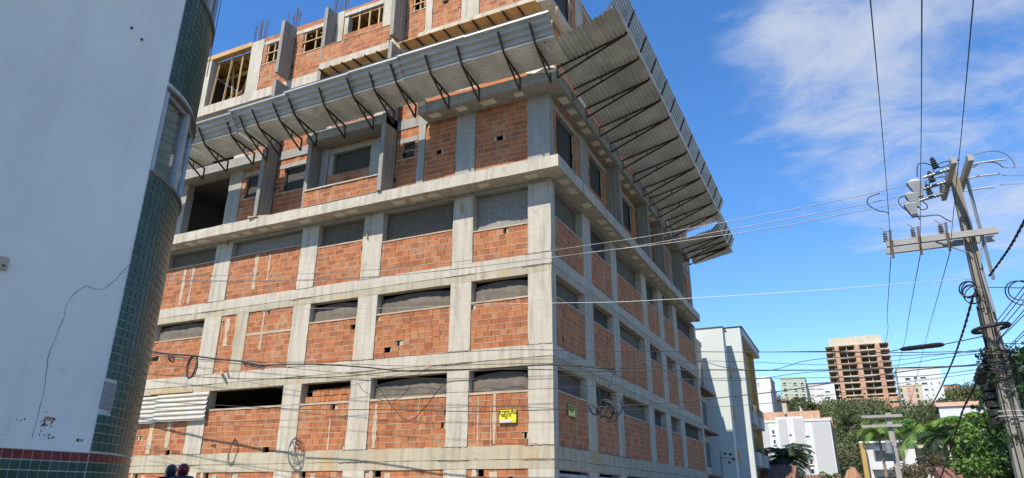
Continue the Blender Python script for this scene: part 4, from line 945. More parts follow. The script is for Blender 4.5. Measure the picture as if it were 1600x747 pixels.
bb = thing('splice_box', 'black ribbed box clamped behind the foliage-covered middle of the foreground pole', 'cable box', tuple(pD(1557, 632, 17.3)))
mb = MB()
for k in range(5): mb.lathe((0, 0, -.42+.17*k), (0, 0, 1), [(0, .15), (.02, .19), (.13, .19), (.15, .15)], 12)
mb.build('housing', 'black_rubber', bb)
# medium-voltage cable spacers on the left span
def cutouts():
    T = thing('cable_spacer', 'three grey tapered metal cable terminations hanging left of the foreground pole', 'cable spacer', tuple(pY(1430, 305, PY_)))
    o = Vector(T.location)
    for (cx_, cy_, sc) in ((1432, 295, 1.15), (1427, 313, 1.0), (1425, 328, .95)):
        c = Vector(pY(cx_, cy_, PY_-0.1*sc))-o; h = .30*sc; w = .15*sc
        mb = MB().hexa([c+Vector(q) for q in ((-.02, -.06, -h*.6), (w*.6, -.06, -h*.6), (w*.6, .06, -h*.6), (-.02, .06, -h*.6), (-w, -.09, h*.45), (w*.75, -.09, h*.45), (w*.75, .09, h*.45), (-w, .09, h*.45))])
        mb.build('termination', 'grey_metal', T); MB().hexa([c+Vector(q) for q in ((-w, -.09, h*.452), (w*.75, -.09, h*.452), (w*.75, .09, h*.452), (-w, .09, h*.452), (-w*.3, -.03, h*.68), (w*.2, -.03, h*.68), (w*.2, .03, h*.68), (-w*.3, .03, h*.68))]).build('cap', 'aluminium', T)
cutouts()
# second pole farther down the street
P2 = thing('utility_pole', 'pale concrete utility pole with two crossarms and a grey transformer in front of the palms', 'utility pole', (float(pD(1397, 700, 55)[0]), float(pD(1397, 700, 55)[1]), 0))
p2 = Vector(P2.location); zt2 = float(pD(1392, 645, 55)[2])
mb = MB(); mb.bar((0.0, 0, -0.2), (0, 0, zt2), 0.34, 0.26); mb.build('shaft', 'arm_concrete', P2)
for py_ in (651, 666):
    z = float(pD(1377, py_, 55)[2]); a = pY(1346, py_+1, p2.y-.2); b = pY(1409, py_-4, p2.y-.2); MB().box(a[0]-p2.x, b[0]-p2.x, -.32, -.2, z-.09, z+.09).build('crossarm', 'arm_concrete', P2)
    for px_ in (1350, 1368, 1404):
        mb = MB(); insulator(mb, (float(pY(px_, py_, p2.y-.2)[0])-p2.x, -.26, z+.09), (0, 0, 1), 3, .07, .2); mb.build('insulator', 'porcelain', P2)
c = Vector(pD(1390, 700, 54.6))-p2; MB().lathe(c-Vector((0.05, 0, .4)), (0, 0, 1), [(0, .2), (.05, .25), (.75, .25), (.8, .2), (.9, .06)], 14).build('transformer', 'grey_metal', P2)
for z in (-.2, .15): MB().bar(c+Vector((0, 0, z)), Vector((0.1, 0, c.z+z)), .07).build('bracket', 'aluminium', P2)
p3 = pD(1127, 720, 44)
P3 = thing('street_pole', 'thin grey metal pole with small dark insulators in front of the striped pale building', 'pole', (float(p3[0]), float(p3[1]), 0)); zt3 = float(pD(1123, 704, 44)[2])
MB().tube([(0, 0, 0), (0, 0, zt3)], .06, 8).build('shaft', 'arm_concrete', P3)
mb = MB()
for (x, z) in ((.25, -.25), (.55, -.3), (.7, -.6), (.45, -.75)): mb.lathe((x, 0, zt3+z), (0, 0, 1), [(0, .03), (.05, .08), (.1, .08), (.14, .03)], 8)
mb.bar((0, 0, zt3-.4), (.8, 0, zt3-.45), .03); mb.build('insulator_rack', 'black_rubber', P3)
# ================================================================== WIRES (each spans between real supports)
def smooth_path(pts, n=4):
    out_ = []; P = [Vector(p) for p in pts]; P = [P[0]*2-P[1]]+P+[P[-1]*2-P[-2]]
    for i in range(1, len(P)-2):
        for k in range(n):
            t = k/n; a, b, c, d = P[i-1], P[i], P[i+1], P[i+2]
            out_.append(0.5*((2*b)+(c-a)*t+(2*a-5*b+4*c-d)*t*t+(3*b-a-3*c+d)*t*t*t))
    out_.append(P[-2]); return out_
def wire(name, label, pts, r, mat='black_rubber', group=None, cat='wire', twist=0, seg=5):
    pts = smooth_path(pts)
    if twist:
        mb = MB(); L_ = 0; ps = [[], []]; fine = [pts[0]]
        for q0, q1 in zip(pts[:-1], pts[1:]):
            m = max(1, int((q1-q0).length*twist/0.7))
            for k in range(1, m+1): fine.append(q0.lerp(q1, k/m))
        for i, p in enumerate(fine):
            if i: L_ += (fine[i]-fine[i-1]).length
            d = (fine[min(i+1, len(fine)-1)]-fine[max(i-1, 0)]).normalized(); u = d.cross(Vector((0, 0, 1)));
            u = u.normalized() if u.length > 1e-3 else Vector((1, 0, 0)); v = u.cross(d)
            for q in (0, 1): ps[q].append(p+(u*math.cos(L_*twist+q*math.pi)+v*math.sin(L_*twist+q*math.pi))*r*.5)
        for q in ps: mb.tube(q, r*.8, 5)
    else: mb = MB().tube(pts, r, seg)
    return tag(mb.build(name, mat, None, smooth=True), label, cat, group)
def onY(px, Y=None): return [pY(x, y, PY_ if Y is None else Y) for x, y in px]
G1 = 'bare power wires crossing the facade'; 
wire('power_wire', 'uppermost of three bare power wires crossing the facade to the crossarm pole', onY([(1492, 268), (1440, 284), (1375, 299), (1300, 315), (1220, 330.5), (1127, 348), (1014, 369), (940, 380), (860, 391.5), (740, 406), (600, 420), (467, 428.2), (360, 430.5), (265, 430.5), (160, 429)], -2.3), .009, 'wire_metal', G1)
wire('power_wire', 'middle one of three bare power wires crossing the facade to the crossarm pole', onY([(1490, 281), (1405, 307), (1300, 329), (1220, 344), (1100, 366), (994, 385), (900, 398), (820, 407), (700, 422), (600, 431), (467, 437.5), (340, 438.5), (160, 438)], -2.6), .009, 'wire_metal', G1)
wire('power_wire', 'lowest of three bare power wires crossing the facade to the crossarm pole', onY([(1490, 296), (1405, 318), (1300, 338), (1220, 354), (1100, 372), (1021, 383), (940, 392), (860, 402.8), (740, 417), (600, 431.8), (467, 438.8), (340, 439.8), (160, 439)], -2.9), .009, 'wire_metal', G1)
wire('stay_wire', 'single pale wire rising gently across mid facade to the foreground pole', onY([(1519, 436), (1450, 440), (1300, 452), (1180, 460), (1060, 467), (960, 472), (866, 473.5), (740, 476), (600, 481.6), (485, 482), (330, 489), (150, 497)], -2.6), .006, 'aluminium')
G2 = 'telecom cables strung across the lower facade'
tele = [('uppermost dark telecom cable running level just under the second storey brick panels', [(1545, 547), (1510, 549), (1400, 551), (1290, 550), (1160, 550), (1080, 549.5), (930, 548), (780, 547), (640, 556), (560, 563), (430, 566), (330, 562), (240, 556), (150, 548)], .013),
 ('telecom cable with a clear upward bend just left of the unfinished tower', [(1545, 546), (1510, 551), (1400, 556), (1330, 558), (1290, 560), (1253, 565), (1200, 579), (1133, 574), (1090, 565), (1000, 575), (940, 573), (860, 568), (780, 569), (640, 572), (540, 569), (430, 574), (300, 560), (150, 540)], .011),
 ('thick telecom cable passing the middle of the striped pale building', [(1548, 563), (1510, 571), (1400, 575), (1290, 578), (1200, 578.5), (1080, 578), (940, 580), (811, 577), (640, 579), (540, 588), (430, 592), (330, 590), (150, 580)], .018),
 ('telecom cable rising steeply past the crown of the unfinished tower', [(1545, 550), (1470, 560), (1400, 571), (1330, 577), (1250, 583), (1160, 594), (1060, 592), (940, 587), (827, 588), (700, 592), (560, 585), (400, 570), (240, 560), (150, 556)], .010),
 ('telecom cable level with the roof of the little sage building', [(1548, 575), (1430, 588), (1300, 590), (1200, 591), (1090, 592), (960, 601), (860, 607), (740, 612), (600, 618), (480, 630), (380, 640), (240, 640), (150, 632)], .010),
 ('telecom cable crossing the second row of facade windows from the left', [(1548, 570), (1430, 578), (1290, 600), (1220, 611), (1140, 620), (1060, 628), (960, 635), (866, 640), (740, 643), (600, 640), (480, 640), (340, 633), (150, 622)], .015),
 ('thin low telecom cable running under the yellow warning sign on the brick', [(1548, 580), (1400, 600), (1290, 618), (1180, 632), (1060, 638), (960, 640), (866, 638), (740, 635), (600, 646), (480, 655), (340, 660), (150, 664)], .008),
 ('faint telecom cable descending left above the tall black slack loop', [(1545, 544), (1400, 563), (1280, 570), (1160, 565), (1000, 563), (860, 561), (740, 566), (600, 590), (500, 612), (430, 605), (340, 584), (235, 549), (150, 530)], .008)]
for k, (lb_, px, r) in enumerate(tele): wire('telecom_cable', lb_, onY(px, -2.45-.06*k), r*.72, 'black_rubber', G2, 'cable')
# the heavy bundle at the left with its loops
wire('telecom_bundle', 'heavy black cable bundle coming in from behind the green tiled corner', onY([(150, 535), (235, 549), (262, 553), (300, 556), (340, 561), (380, 565), (396, 569)], -2.05), .03, 'black_rubber', None, 'cable')
wire('telecom_bundle', 'thick black cable shadow-caster running on low beyond the slack cross', onY([(410, 571), (480, 569), (560, 573), (640, 580), (760, 576), (860, 570), (960, 577)], -2.05), .022, 'black_rubber', None, 'cable')
mb = MB(); c0 = Vector(pY(300, 573, -2.0))
mb.tube([c0+Vector((math.cos(a)*.20*(1+.1*math.sin(3*a)), .04*math.sin(a), math.sin(a)*.42)) for a in np.linspace(math.pi/2, math.pi*2.5, 30)], .028, 6, False)
mb.tube([c0+Vector((math.cos(a)*.23, .04*math.cos(a), math.sin(a)*.40)) for a in np.linspace(math.pi/2, math.pi*2.5, 30)], .016, 6, False)
tag(mb.build('cable_loop', 'black_rubber'), 'tall black oval loop of slack cable hanging from the bundle near the tiles', 'cable loop')
mb = MB(); coil(mb, pY(268, 560, -2.05), (0, 1, .8), .16, 3, .012); tag(mb.build('cable_loop', 'black_rubber'), 'small tangled loop of cable beside the tall oval loop', 'cable loop')
def slack_cross(px, r, label):
    c = Vector(pY(px[0], px[1], -2.0)); T = thing('slack_holder', label, 'cable holder', tuple(c)); tilt = Vector((0.16, 0.0, 1)).normalized(); u = tilt.orthogonal().normalized(); v = tilt.cross(u)
    mb = MB(); mb.tube([(u*math.cos(a)+v*math.sin(a))*r for a in np.linspace(0, 2*math.pi, 26)], .022, 6, False); mb.build('ring', 'black_rubber', T)
    mb = MB()
    for a in np.linspace(0, math.pi, 4)[:3]: d = u*math.cos(a+.3)+v*math.sin(a+.3); mb.bar(-d*r, d*r, .03)
    mb.build('spokes', 'aluminium', T); mb = MB(); coil(mb, (0, 0, 0), tilt, r*.9, 4, .012, .12); mb.build('slack_cable', 'wire_metal', T)
slack_cross((398, 570), .37, 'round pale spoked holder with coiled slack cable in front of a brick panel')
mb = MB(); cc_ = Vector(pY(947, 641, -2.6)); coil(mb, cc_, (0.2, 1, .1), .22, 7, .012, .3); coil(mb, cc_+Vector((.25, 0, .1)), (.2, 1, .3), .26, 5, .008, .35); coil(mb, cc_+Vector((-.3, 0, .02)), (.3, 1, .6), .15, 3, .01, .4)
tag(mb.build('cable_tangle', 'black_rubber'), 'tangled knot of thin cable loops hanging in front of the shaded facade', 'cable tangle')
wire('drop_wire', 'thin drop wire arching out of the hanging cable tangle', onY([(870, 566), (900, 570), (922, 580), (935, 605), (938, 622), (940, 638)], -2.5), .008)
wire('drop_wire', 'thin drop wire curving right of the hanging cable tangle', onY([(1010, 568), (978, 574), (960, 584), (952, 604), (946, 622), (944, 640)], -2.5), .008)
wire('drop_wire', 'thin slack wire sagging diagonally across the second opening from the corner column', onY([(700, 569), (681, 572), (664, 577), (650, 590), (637, 608), (626, 621), (600, 626), (570, 612), (560, 600)], -2.5), .009)
wire('hanging_wire', 'thin wire hanging low in a V over the ground floor bricks', onY([(560, 594), (584, 597), (600, 618), (617, 640), (631, 655), (646, 655), (668, 632), (690, 604), (708, 596), (760, 593)], -2.0), .012)
# street wires over the second direction
for i, (lb_, up_, lo_) in enumerate((('leftmost wire soaring over the street from the lower crossarm', [(1392, 402), (1389, 340), (1378, 200), (1360, 0), (1352, -90)], (1383, 538)), ('middle wire soaring over the street from the lower crossarm', [(1438, 398), (1438, 300), (1439.5, 200), (1440.5, 0), (1441, -90)], (1410, 548)), ('rightmost wire soaring over the street from the lower crossarm', [(1484, 395), (1493, 300), (1503, 200), (1521, 0), (1528, -90)], (1447, 530)))):
    X_ = insx[i]; wire('overhead_wire', lb_, [pX(x, y, X_+0.0) if False else pY(x, y, PY_-.25-(402-y)*0.028) for x, y in up_], .006, 'black_rubber', 'overhead street wires')
    a = Vector(pY(*up_[0], PY_-.3)); b = Vector(pD(lo_[0]-(1383-1352), 655, 54)); m_ = Vector(pD(lo_[0], lo_[1], 34))
    wire('span_wire', lb_.replace('soaring over the street from', 'running down toward the second pole from'), [a, a*.5+m_*.5+Vector((0, 0, 0)), m_, b], .009, 'black_rubber', 'overhead street wires')
wire('twisted_cable', 'thick twisted black cable slanting up from the pole to the right border', [Vector(pD(1546, 431, 16.8)), Vector(pD(1565, 405, 15.4)), Vector(pD(1580, 383, 14)), Vector(pD(1602, 343, 12.2)), Vector(pD(1635, 280, 10))], .02, twist=9, cat='cable')
wire('twisted_cable', 'long twisted black cable dropping from the pole toward the palms', [Vector(pD(1521, 462, 16.8)), Vector(pD(1503, 524, 21)), Vector(pD(1482, 580, 28)), Vector(pD(1456, 632, 38)), Vector(pD(1425, 672, 48)), Vector(pD(1400, 700, 54.5))], .024, twist=5, cat='cable')
wire('service_cable', 'dark cable dropping from the vine covered pole through a black capsule', [Vector(pD(1527, 478, 16.9)), Vector(pD(1536, 520, 16.9)), Vector(pD(1541, 548, 17)), Vector(pD(1534, 578, 17.6)), Vector(pD(1519, 612, 19)), Vector(pD(1505, 640, 21)), Vector(pD(1492, 680, 24)), Vector(pD(1470, 747, 28)), Vector(pD(1450, 800, 31))], .022, cat='cable', twist=5)
def capsule(name, label, a, b, r):
    a = Vector(a); b = Vector(b); d = b-a; l = d.length; T = thing(name, label, 'cable closure', tuple(a))
    MB().lathe((0, 0, 0), d, [(0, r*.35), (.04*l, r*.8), (.12*l, r), (.88*l, r), (.96*l, r*.8), (l, r*.35)], 14).build('housing', 'black_rubber', T, smooth=True)
    mb = MB()
    for f in (.25, .5, .75): mb.lathe(d*f, d, [(0, r*1.08), (.03, r*1.08)], 14)
    mb.build('strap', 'black_rubber', T)
capsule('splice_capsule', 'plump black capsule closure on the steep service cable near the pole', pD(1539, 573, 17.3), pD(1530, 597, 17.9), .12)
sl = [Vector(pD(1547, 523, 17)), Vector(pD(1510, 531, 18)), Vector(pD(1475, 538, 19))]
wire('service_wire', 'light wire carrying the long black sleeve to the foreground pole', sl, .012, 'wire_metal')
a = sl[-1]; b = Vector(pD(1407, 546, 21)); capsule('long_sleeve', 'long thin black closure sleeve hanging in the sky right of the tower', a, b, .06)
wire('service_wire', 'wire continuing left from the long black sleeve across the tower', [b, Vector(pD(1370, 551, 22)), Vector(pD(1300, 549, 24)), Vector(pD(1200, 540+10, 27))], .012)
fan = [((1558, 505), (1640, 390)), ((1560, 512), (1640, 402)), ((1562, 519), (1640, 418)), ((1566, 527), (1640, 432)), ((1562, 532), (1640, 447)), ((1575, 545), (1640, 470)), ((1570, 552), (1640, 482)), ((1560, 532), (1645, 540)), ((1566, 560), (1645, 520)), ((1565, 548), (1650, 568)), ((1550, 445), (1650, 452))]
for k, (a, b) in enumerate(fan):
    wire('fanned_wire', 'one of many dark wires fanning from the pole to the right border', [Vector(pD(a[0]-6, a[1]+4, 17)), Vector(pD((a[0]+b[0])/2, (a[1]+b[1])/2+1.5, 14.2)), Vector(pD(*b, 11.5))], .008, 'black_rubber', 'wires fanning from the pole to the right border')
mb = MB(); coil(mb, pD(1595, 458, 14), (.2, 1, .1), .17, 2, .011, .3); tag(mb.build('cable_loop', 'black_rubber'), 'loose black loop of cable in the sky at the right border', 'cable loop')
for k, (py0, py1) in enumerate(((262, 262), (274, 274), (289, 287))):
    wire('tension_wire', ('top', 'middle', 'bottom')[k]+' of three thin wires leaving the pole head to the right border', [Vector(pY(1570-k*4, py0, PY_)), Vector(pY(1600, py1, PY_-.1)), Vector(pY(1680, py1+2, PY_-.3))], .009, 'wire_metal')
jm = [('big arching jumper loop over the pole head', [(1508, 246), (1530, 240), (1548, 236), (1565, 238), (1578, 246), (1585, 258), (1584, 263)]), ('jumper loop from the terminations to the black arrester', [(1433, 276), (1434, 258), (1445, 255), (1458, 259), (1470, 262), (1482, 258)]), ('jumper loop bulging left in front of the sky', [(1500, 250), (1480, 252), (1464, 258), (1457, 272), (1450, 282)]),
      ('long slack jumper sagging from the terminations to the rightmost insulator', [(1412, 306), (1404, 312), (1408, 322), (1425, 334), (1440, 338), (1465, 336), (1477, 342), (1487, 347)]), ('small round jumper loop below the terminations', [(1440, 314), (1448, 320), (1448, 326), (1440, 328), (1436, 324)]), ('jumper loop joining the lowest line wire to the leftmost street wire', [(1375, 302), (1357, 309), (1357, 320), (1372, 329), (1384, 331), (1389, 334)]), ('short jumper behind the second upper crossarm', [(1520, 262), (1532, 255), (1555, 254), (1568, 262)]), ('wavy jumper between terminations and strain insulators', [(1447, 283), (1449, 300), (1455, 303), (1452, 284), (1462, 278), (1480, 276)])]
for lb_, px in jm: wire('jumper_wire', lb_, onY(px, PY_-.15), .012, 'wire_metal' if 'big' in lb_ else 'black_rubber')
wire('jumper_wire', 'slack jumper from second termination toward the middle street wire', onY([(1418, 318), (1424, 328), (1432, 336), (1438, 344)], PY_-.1), .012)
# ================================================================== NEIGHBOURING BUILDINGS
def rectY(Y, xa, xb, ya, yb):
    """world rectangle on the plane y=Y seen between these photo rows and columns"""
    a = pY((xa+xb)/2, ya, Y); b = pY((xa+xb)/2, yb, Y); l = pY(xa, (ya+yb)/2, Y); r = pY(xb, (ya+yb)/2, Y); return l[0], r[0], b[2], a[2]
# narrow cream building just behind the construction site
NC = thing('cream_building', 'narrow cream building squeezed behind the far end of the construction site', 'building', (-4, 28, 0))
def nb(par, name, mat, x0, x1, y0, y1, z0, z1):
    l = par.location; return MB().box(x0-l.x, x1-l.x, y0-l.y, y1-l.y, z0-l.z, z1-l.z).build(name, mat, par)
nb(NC, 'wall', 'plaster_cream', -8, -1.3, 24.2, 32.2, 0, 12.1); nb(NC, 'parapet', 'plaster_cream', -8.02, -1.25, 24.15, 32.3, 12.1, 12.4)
for z in (2.9, 5.7, 8.4): nb(NC, 'tiled_ledge', 'roof_tile', -1.3, -0.55, 24.2, 32, z, z+.12); nb(NC, 'window_band', 'glass', -1.32, -1.27, 24.5, 32, z+.7, z+2.3)
# pale building with ochre street wall
NW = thing('striped_apartment_building', 'pale apartment building with white fin walls, ochre street wall and small balconies', 'building', (0, 33, 0))
zt_ = 13.62; XA = 0.25
nb(NW, 'fin_wall', 'plaster_blue', -9, XA, 33, 34.1, 0, zt_); nb(NW, 'roof_slab', 'dark_roof', -9, XA+.04, 32.95, 34.9, zt_, zt_+.07)
nb(NW, 'recess_wall', 'plaster_blue', -9, XA-.35, 34.102, 35.6, 0, zt_-.1)
nb(NW, 'fin_wall', 'plaster_blue', -9, 1.2, 35.6, 36.2, 0, zt_+.45); nb(NW, 'street_wall', 'plaster_ochre', -9, .62, 36.202, 45, 0, zt_-.3)
nb(NW, 'roof_slab', 'plaster_blue', -9, 1.3, 36.0, 46.5, zt_-.1, zt_+.5); nb(NW, 'roof_slab', 'dark_roof', -9.02, 1.36, 35.55, 46.6, zt_+.5, zt_+.56)
for z in (1.2, 4.2, 7.2, 10.2):
    f = nb(NW, 'window', 'glass_green', XA-.346, XA-.30, 34.2, 35.5, z+.9, z+2.6); nb(NW, 'spandrel', 'plaster_ochre', XA-.35, XA+.06, 34.1, 35.0, z-.05, z+.75); nb(NW, 'sill', 'plaster_white', XA-.35, XA-.02, 34.2, 35.5, z+.8, z+.87)
for z in (0.9, 3.9, 6.9, 9.9):
    if z < 9:
        for y in (36.9, 41.3):
            b_ = nb(NW, 'balcony', 'plaster_grey', .62, 1.35, y, y+2.2, z, z+.95)
            for s_ in (nb(NW, 'railing', 'glass_green', 1.31, 1.36, y, y+2.2, z+.96, z+1.5), nb(NW, 'balcony_door', 'glass_green', .623, .66, y+.2, y+2, z+.96, z+2.4)): pass
nb(NW, 'corner_column', 'plaster_ochre', .62, .95, 44.2, 44.9, 0, zt_-.12)
# ================================================================== BUILDINGS ON THE HILLSIDE
def far_building(name, label, Y, xa, xb, ytop, ref, depth, mat, cat='building', zb=None, roof=None, parx=0.4):
    x0 = float(pY(xa, ref, Y)[0]); x1 = float(pY(xb, ref, Y)[0]); zt = float(pY((xa+xb)/2, ytop, Y)[2]); g = float(ground_z((x0+x1)/2, Y+depth/2)); zb = min(g, float(ground_z((x0+x1)/2, Y)))-1 if zb is None else zb
    T = thing(name, label, cat, ((x0+x1)/2, Y, zb)); w = (x1-x0)/2
    MB().box(-w, w, 0, depth, 0, zt-zb).build('wall', mat, T); MB().box(-w-.15, w+.15, -.15, depth+.15, zt-zb, zt-zb+.5).build('roof', roof or mat, T)
    return T
def fwin(T, px0, py0, px1, py1, mat='glass', frame='plaster_white', d=.0, sill=True):
    Y = T.location.y; x0, x1, z0, z1 = rectY(Y, px0, px1, py0, py1); l = T.location
    f = MB(); fw = min(.12, (x1-x0)*.15)
    for q in ((x0, x0+fw, z0, z1), (x1-fw, x1, z0, z1), (x0+fw, x1-fw, z0, z0+fw), (x0+fw, x1-fw, z1-fw, z1)): f.box(q[0]-l.x, q[1]-l.x, -.12, 0.002, q[2]-l.z, q[3]-l.z)
    fo = f.build('window', frame, T); MB().box(x0+fw-l.x, x1-fw-l.x, -.05, .001, z0+fw-l.z, z1-fw-l.z).build('pane', mat, fo)
    if sill: MB().box(x0-.1-l.x, x1+.1-l.x, -.3, -.121, z0-.15-l.z, z0-l.z).build('sill', frame, fo)
    return fo
# unfinished tower
def tower():
    Y = 350; x0 = float(pY(1288.6, 541, Y)[0])-.0; x1 = float(pY(1388, 535, Y)[0]); zt = 72.2; zb = 36.0; F = 3.02
    T = thing('tower_under_construction', 'tall unfinished concrete and brick apartment tower on the hill', 'building', ((x0+x1)/2, Y, zb)); w = (x1-x0)/2; D = 16
    MB().box(-w+.3, w-.3, 5.2, D, 0, zt-zb).build('core', 'interior_shade', T)  # shade of the open floors comes from this darkened core colour
    nf = 12
    for k in range(nf):
        z = zt-zb-k*F; MB().box(-w, w, 0, D, z-.42, z).build('floor_slab', 'far_concrete', T)
    cols = [(-w+.15+4.0, 1.9), (-.9, 2.1), (w-5.9, 1.9)]
    xw = [(-w, -w+3.6), (-w+5.9, -1.0), (1.2, w-5.9+.1), (w-4.0, w)]
    for c0, cw in cols:
        for k in range(nf): z = zt-zb-(k+1)*F; MB().box(c0, c0+cw, -.15, 2.6, z+.002, z+F-.422).build('brick_pier', 'far_brick', T)
    for k in range(nf):
        z = zt-zb-(k+1)*F
        for (a, b) in xw:
            n = max(1, round((b-a)/3.2))
            for i in range(n+1):
                x = a+(b-a-.3)*i/n; MB().box(x, x+.3, 1.0, 1.4, z, z+F-.42).build('post', 'far_concrete' if i % 2 else 'far_brick', T)
            if k >= 8: MB().box(a+.02, b-.02, .12, .4, z, z+F*(.55 if k < 10 else .72)).build('brick_infill', 'far_brick', T)
            else: MB().box(a+.02, b-.02, 0.5, .65, z, z+.25).build('upstand', 'far_brick', T)
    q0 = pY(1294, 528, Y); q1 = pY(1375.6, 522.5, Y); MB().box(float(q0[0])-T.location.x, float(q1[0])-T.location.x, 1.5, D, zt-zb+.01, 76.2-zb).build('roof_tank', 'far_concrete', T)
    MB().box(-w, -w+12, -.6, -.16, 4.5, 6.6).build('dark_banner', 'dark_roof', T); MB().box(-w+.3, w+2.2, -.5, D, -6, 3.6).build('podium', 'far_brick', T)
    for z in (3.62, 1.3): MB().box(-w+.3, w+2.3, -.7, 1, z, z+.35).build('floor_slab', 'far_concrete', T)
tower()
T = far_building('white_block', 'white angular block with small dark windows right of the unfinished tower', 330, 1400, 1468, 575, 576, 14, 'plaster_white')
for r in ((1414, 590, 1422.5, 594.5), (1427.5, 588.5, 1433, 593), (1437.5, 588.5, 1447, 592), (1415, 599, 1424, 601.5), (1430, 598.5, 1435, 601.5), (1439.5, 597.5, 1449, 601), (1454, 597.5, 1456.5, 601), (1466.5, 596.5, 1469, 600), (1444, 607, 1451, 610.5), (1455.5, 607, 1458.5, 610), (1446, 616, 1450, 618.5), (1457, 615.5, 1460, 618), (1471, 615.5, 1473.5, 618), (1462, 625, 1475, 633)): fwin(T, *r, mat='glass', sill=False)
T = far_building('brown_block', 'beige block with a terracotta stripe standing before the white angular block', 305, 1405, 1440, 603, 604, 10, 'plaster_cream')
l = T.location; x0, x1, z0, z1 = rectY(305, 1419, 1433, 603.5, 642); MB().box(x0-l.x, x1-l.x, -.12, -.002, 0, z1-l.z).build('painted_stripe', 'plaster_pink', T)
for i, y in enumerate((607, 616, 625, 634)):
    for x in (1406.5, 1418.5, 1431): fwin(T, x+i*1.7, y, x+i*1.7+3.4, y+5.5, mat='glass', frame='dark_roof', sill=False)
T = far_building('sage_building', 'small sage green apartment house with three rows of windows on the hill', 340, 1218.5, 1257.5, 592, 592, 12, 'plaster_green')
for i in range(3):
    for x, w in ((1223, 5.5), (1231, 1.6), (1234.5, 1.6), (1239, 6), (1247.5, 1.4), (1250.5, 5.5)): fwin(T, x+i*1.4, 597.5+i*9, x+w+i*1.4, 601.5+i*9+(0 if w > 2 else -2), sill=w > 2)
T = far_building('long_white_building', 'long low white building with ribbon windows left of the unfinished tower', 345, 1258, 1303, 599.5, 599, 14, 'plaster_white', roof='dark_roof')
for y in (607, 616.5):
    for x in (1262, 1275.5): fwin(T, x, y, x+11, y+1.6, sill=False)
    fwin(T, 1289, y+3.5, 1297, y+6.5, mat='glass_green', sill=False)
T = far_building('white_slab_building', 'white building with one terracotta side wall at the left foot of the hill', 215, 1182, 1203, 591, 591, 14, 'plaster_white')
l = T.location; w = float(pY(1203, 591, 215)[0])-l.x; MB().box(w+.002, w+.05, .02, 13.9, 0, float(pY(1203, 592, 215)[2])-l.z).build('side_wall', 'plaster_pink', T)
T.children[0].name
fwin(T, 1183.5, 598, 1185.5, 602); 
l = T.location; x0, x1, z0, z1 = rectY(208, 1176, 1207, 608, 660); MB().box(x0-l.x, x1-l.x, -7, -.2, 0, z1-l.z).build('front_wing', 'plaster_white', T)
for k in range(3): fwin(T, 1188+k*1.5, 617+k*9, 1192+k*1.5, 624+k*9)
# mid-distance white apartment block
def midwhite():
    Y = 165; T = far_building('white_apartment_block', 'white six storey apartment block with grey panels standing before the wooded hill', Y, 1187, 1297, 659, 659, 9, 'plaster_white', roof='plaster_white'); l = T.location
    def r(px0, px1, py0, py1, d0, d1, mat, name): x0, x1, z0, z1 = rectY(Y, px0, px1, py0, py1); return MB().box(x0-l.x, x1-l.x, d0, d1, z0-l.z, z1-l.z).build(name, mat, T)
    r(1217, 1261, 651, 750, -.35, 0, 'plaster_white', 'front_bay'); 
    for (a, b, t_) in ((1218, 1231, 655), (1242, 1256, 654), (1271, 1298, 659.5), (1192, 1202, 662)):
        x0, x1, z0, z1 = rectY(Y, a, b, t_, 700); mbq = MB().box(x0-l.x, x1-l.x, -.45 if 1209 < a < 1260 else -.08, -.36 if 1209 < a < 1260 else -.002, 0.5, z1-l.z); mbq.build('grey_panel', 'plaster_grey', T)
    for i in range(5):
        y = 671.5+i*15.3; s = i*2.4
        fwin(T, 1206.0+s, y, 1210.5+s, y+7.5); fwin(T, 1257.5+s, y-.5, 1263.5+s, y+8.5, mat='glass' if i > 1 else 'curtain')
        if i < 4:
            f = fwin(T, 1233+s, y+6, 1237+s, y+8.5, sill=False); f.location.y = -.46
    x0, x1, z0, z1 = rectY(Y, 1192, 1281, 642, 662); 
    MB().box(x0-l.x, x1-l.x, 1.5, 8, z0-l.z-2, z1-l.z).build('brick_penthouse', 'far_brick', T)
    x0, x1, z0, z1 = rectY(Y, 1281, 1302.5, 649, 700); MB().box(x0-l.x, x1-l.x, 4, 8.9, 1, z1-l.z).build('brick_stair_block', 'far_brick', T)
    for a in (1202, 1226, 1250, 1268):
        x0, x1, z0, z1 = rectY(Y, a, a+1.5, 643, 662); MB().box(x0-l.x, x1-l.x, 1.40, 1.5, z0-l.z-2, z1-l.z+.3).build('concrete_post', 'far_concrete', T)
    for a, h in ((1222, 634), (1249, 633)):
        x0, x1, z0, z1 = rectY(Y, a, a+3, h, 645); MB().hexa([(x0-l.x, 2, z0-l.z), (x1-l.x+.4, 2, z0-l.z), (x1-l.x+.4, 2.3, z0-l.z), (x0-l.x, 2.3, z0-l.z), (x0-l.x, 2, z1-l.z), (x0-l.x+.1, 2, z1-l.z), (x0-l.x+.1, 2.3, z1-l.z), (x0-l.x, 2.3, z1-l.z)]).build('roof_fin', 'plaster_grey', T)
    for q in ((1226, 647, 1230, 651), ): fwin(T, *q, frame='dark_roof')
midwhite()
T = far_building('ridge_building', 'low brown building with a dark roof on the ridge beside the sky', 370, 1473, 1500, 602.5, 603, 9, 'far_brick', roof='dark_roof')
fwin(T, 1478, 605, 1483, 608.5); fwin(T, 1490, 605, 1495, 608)
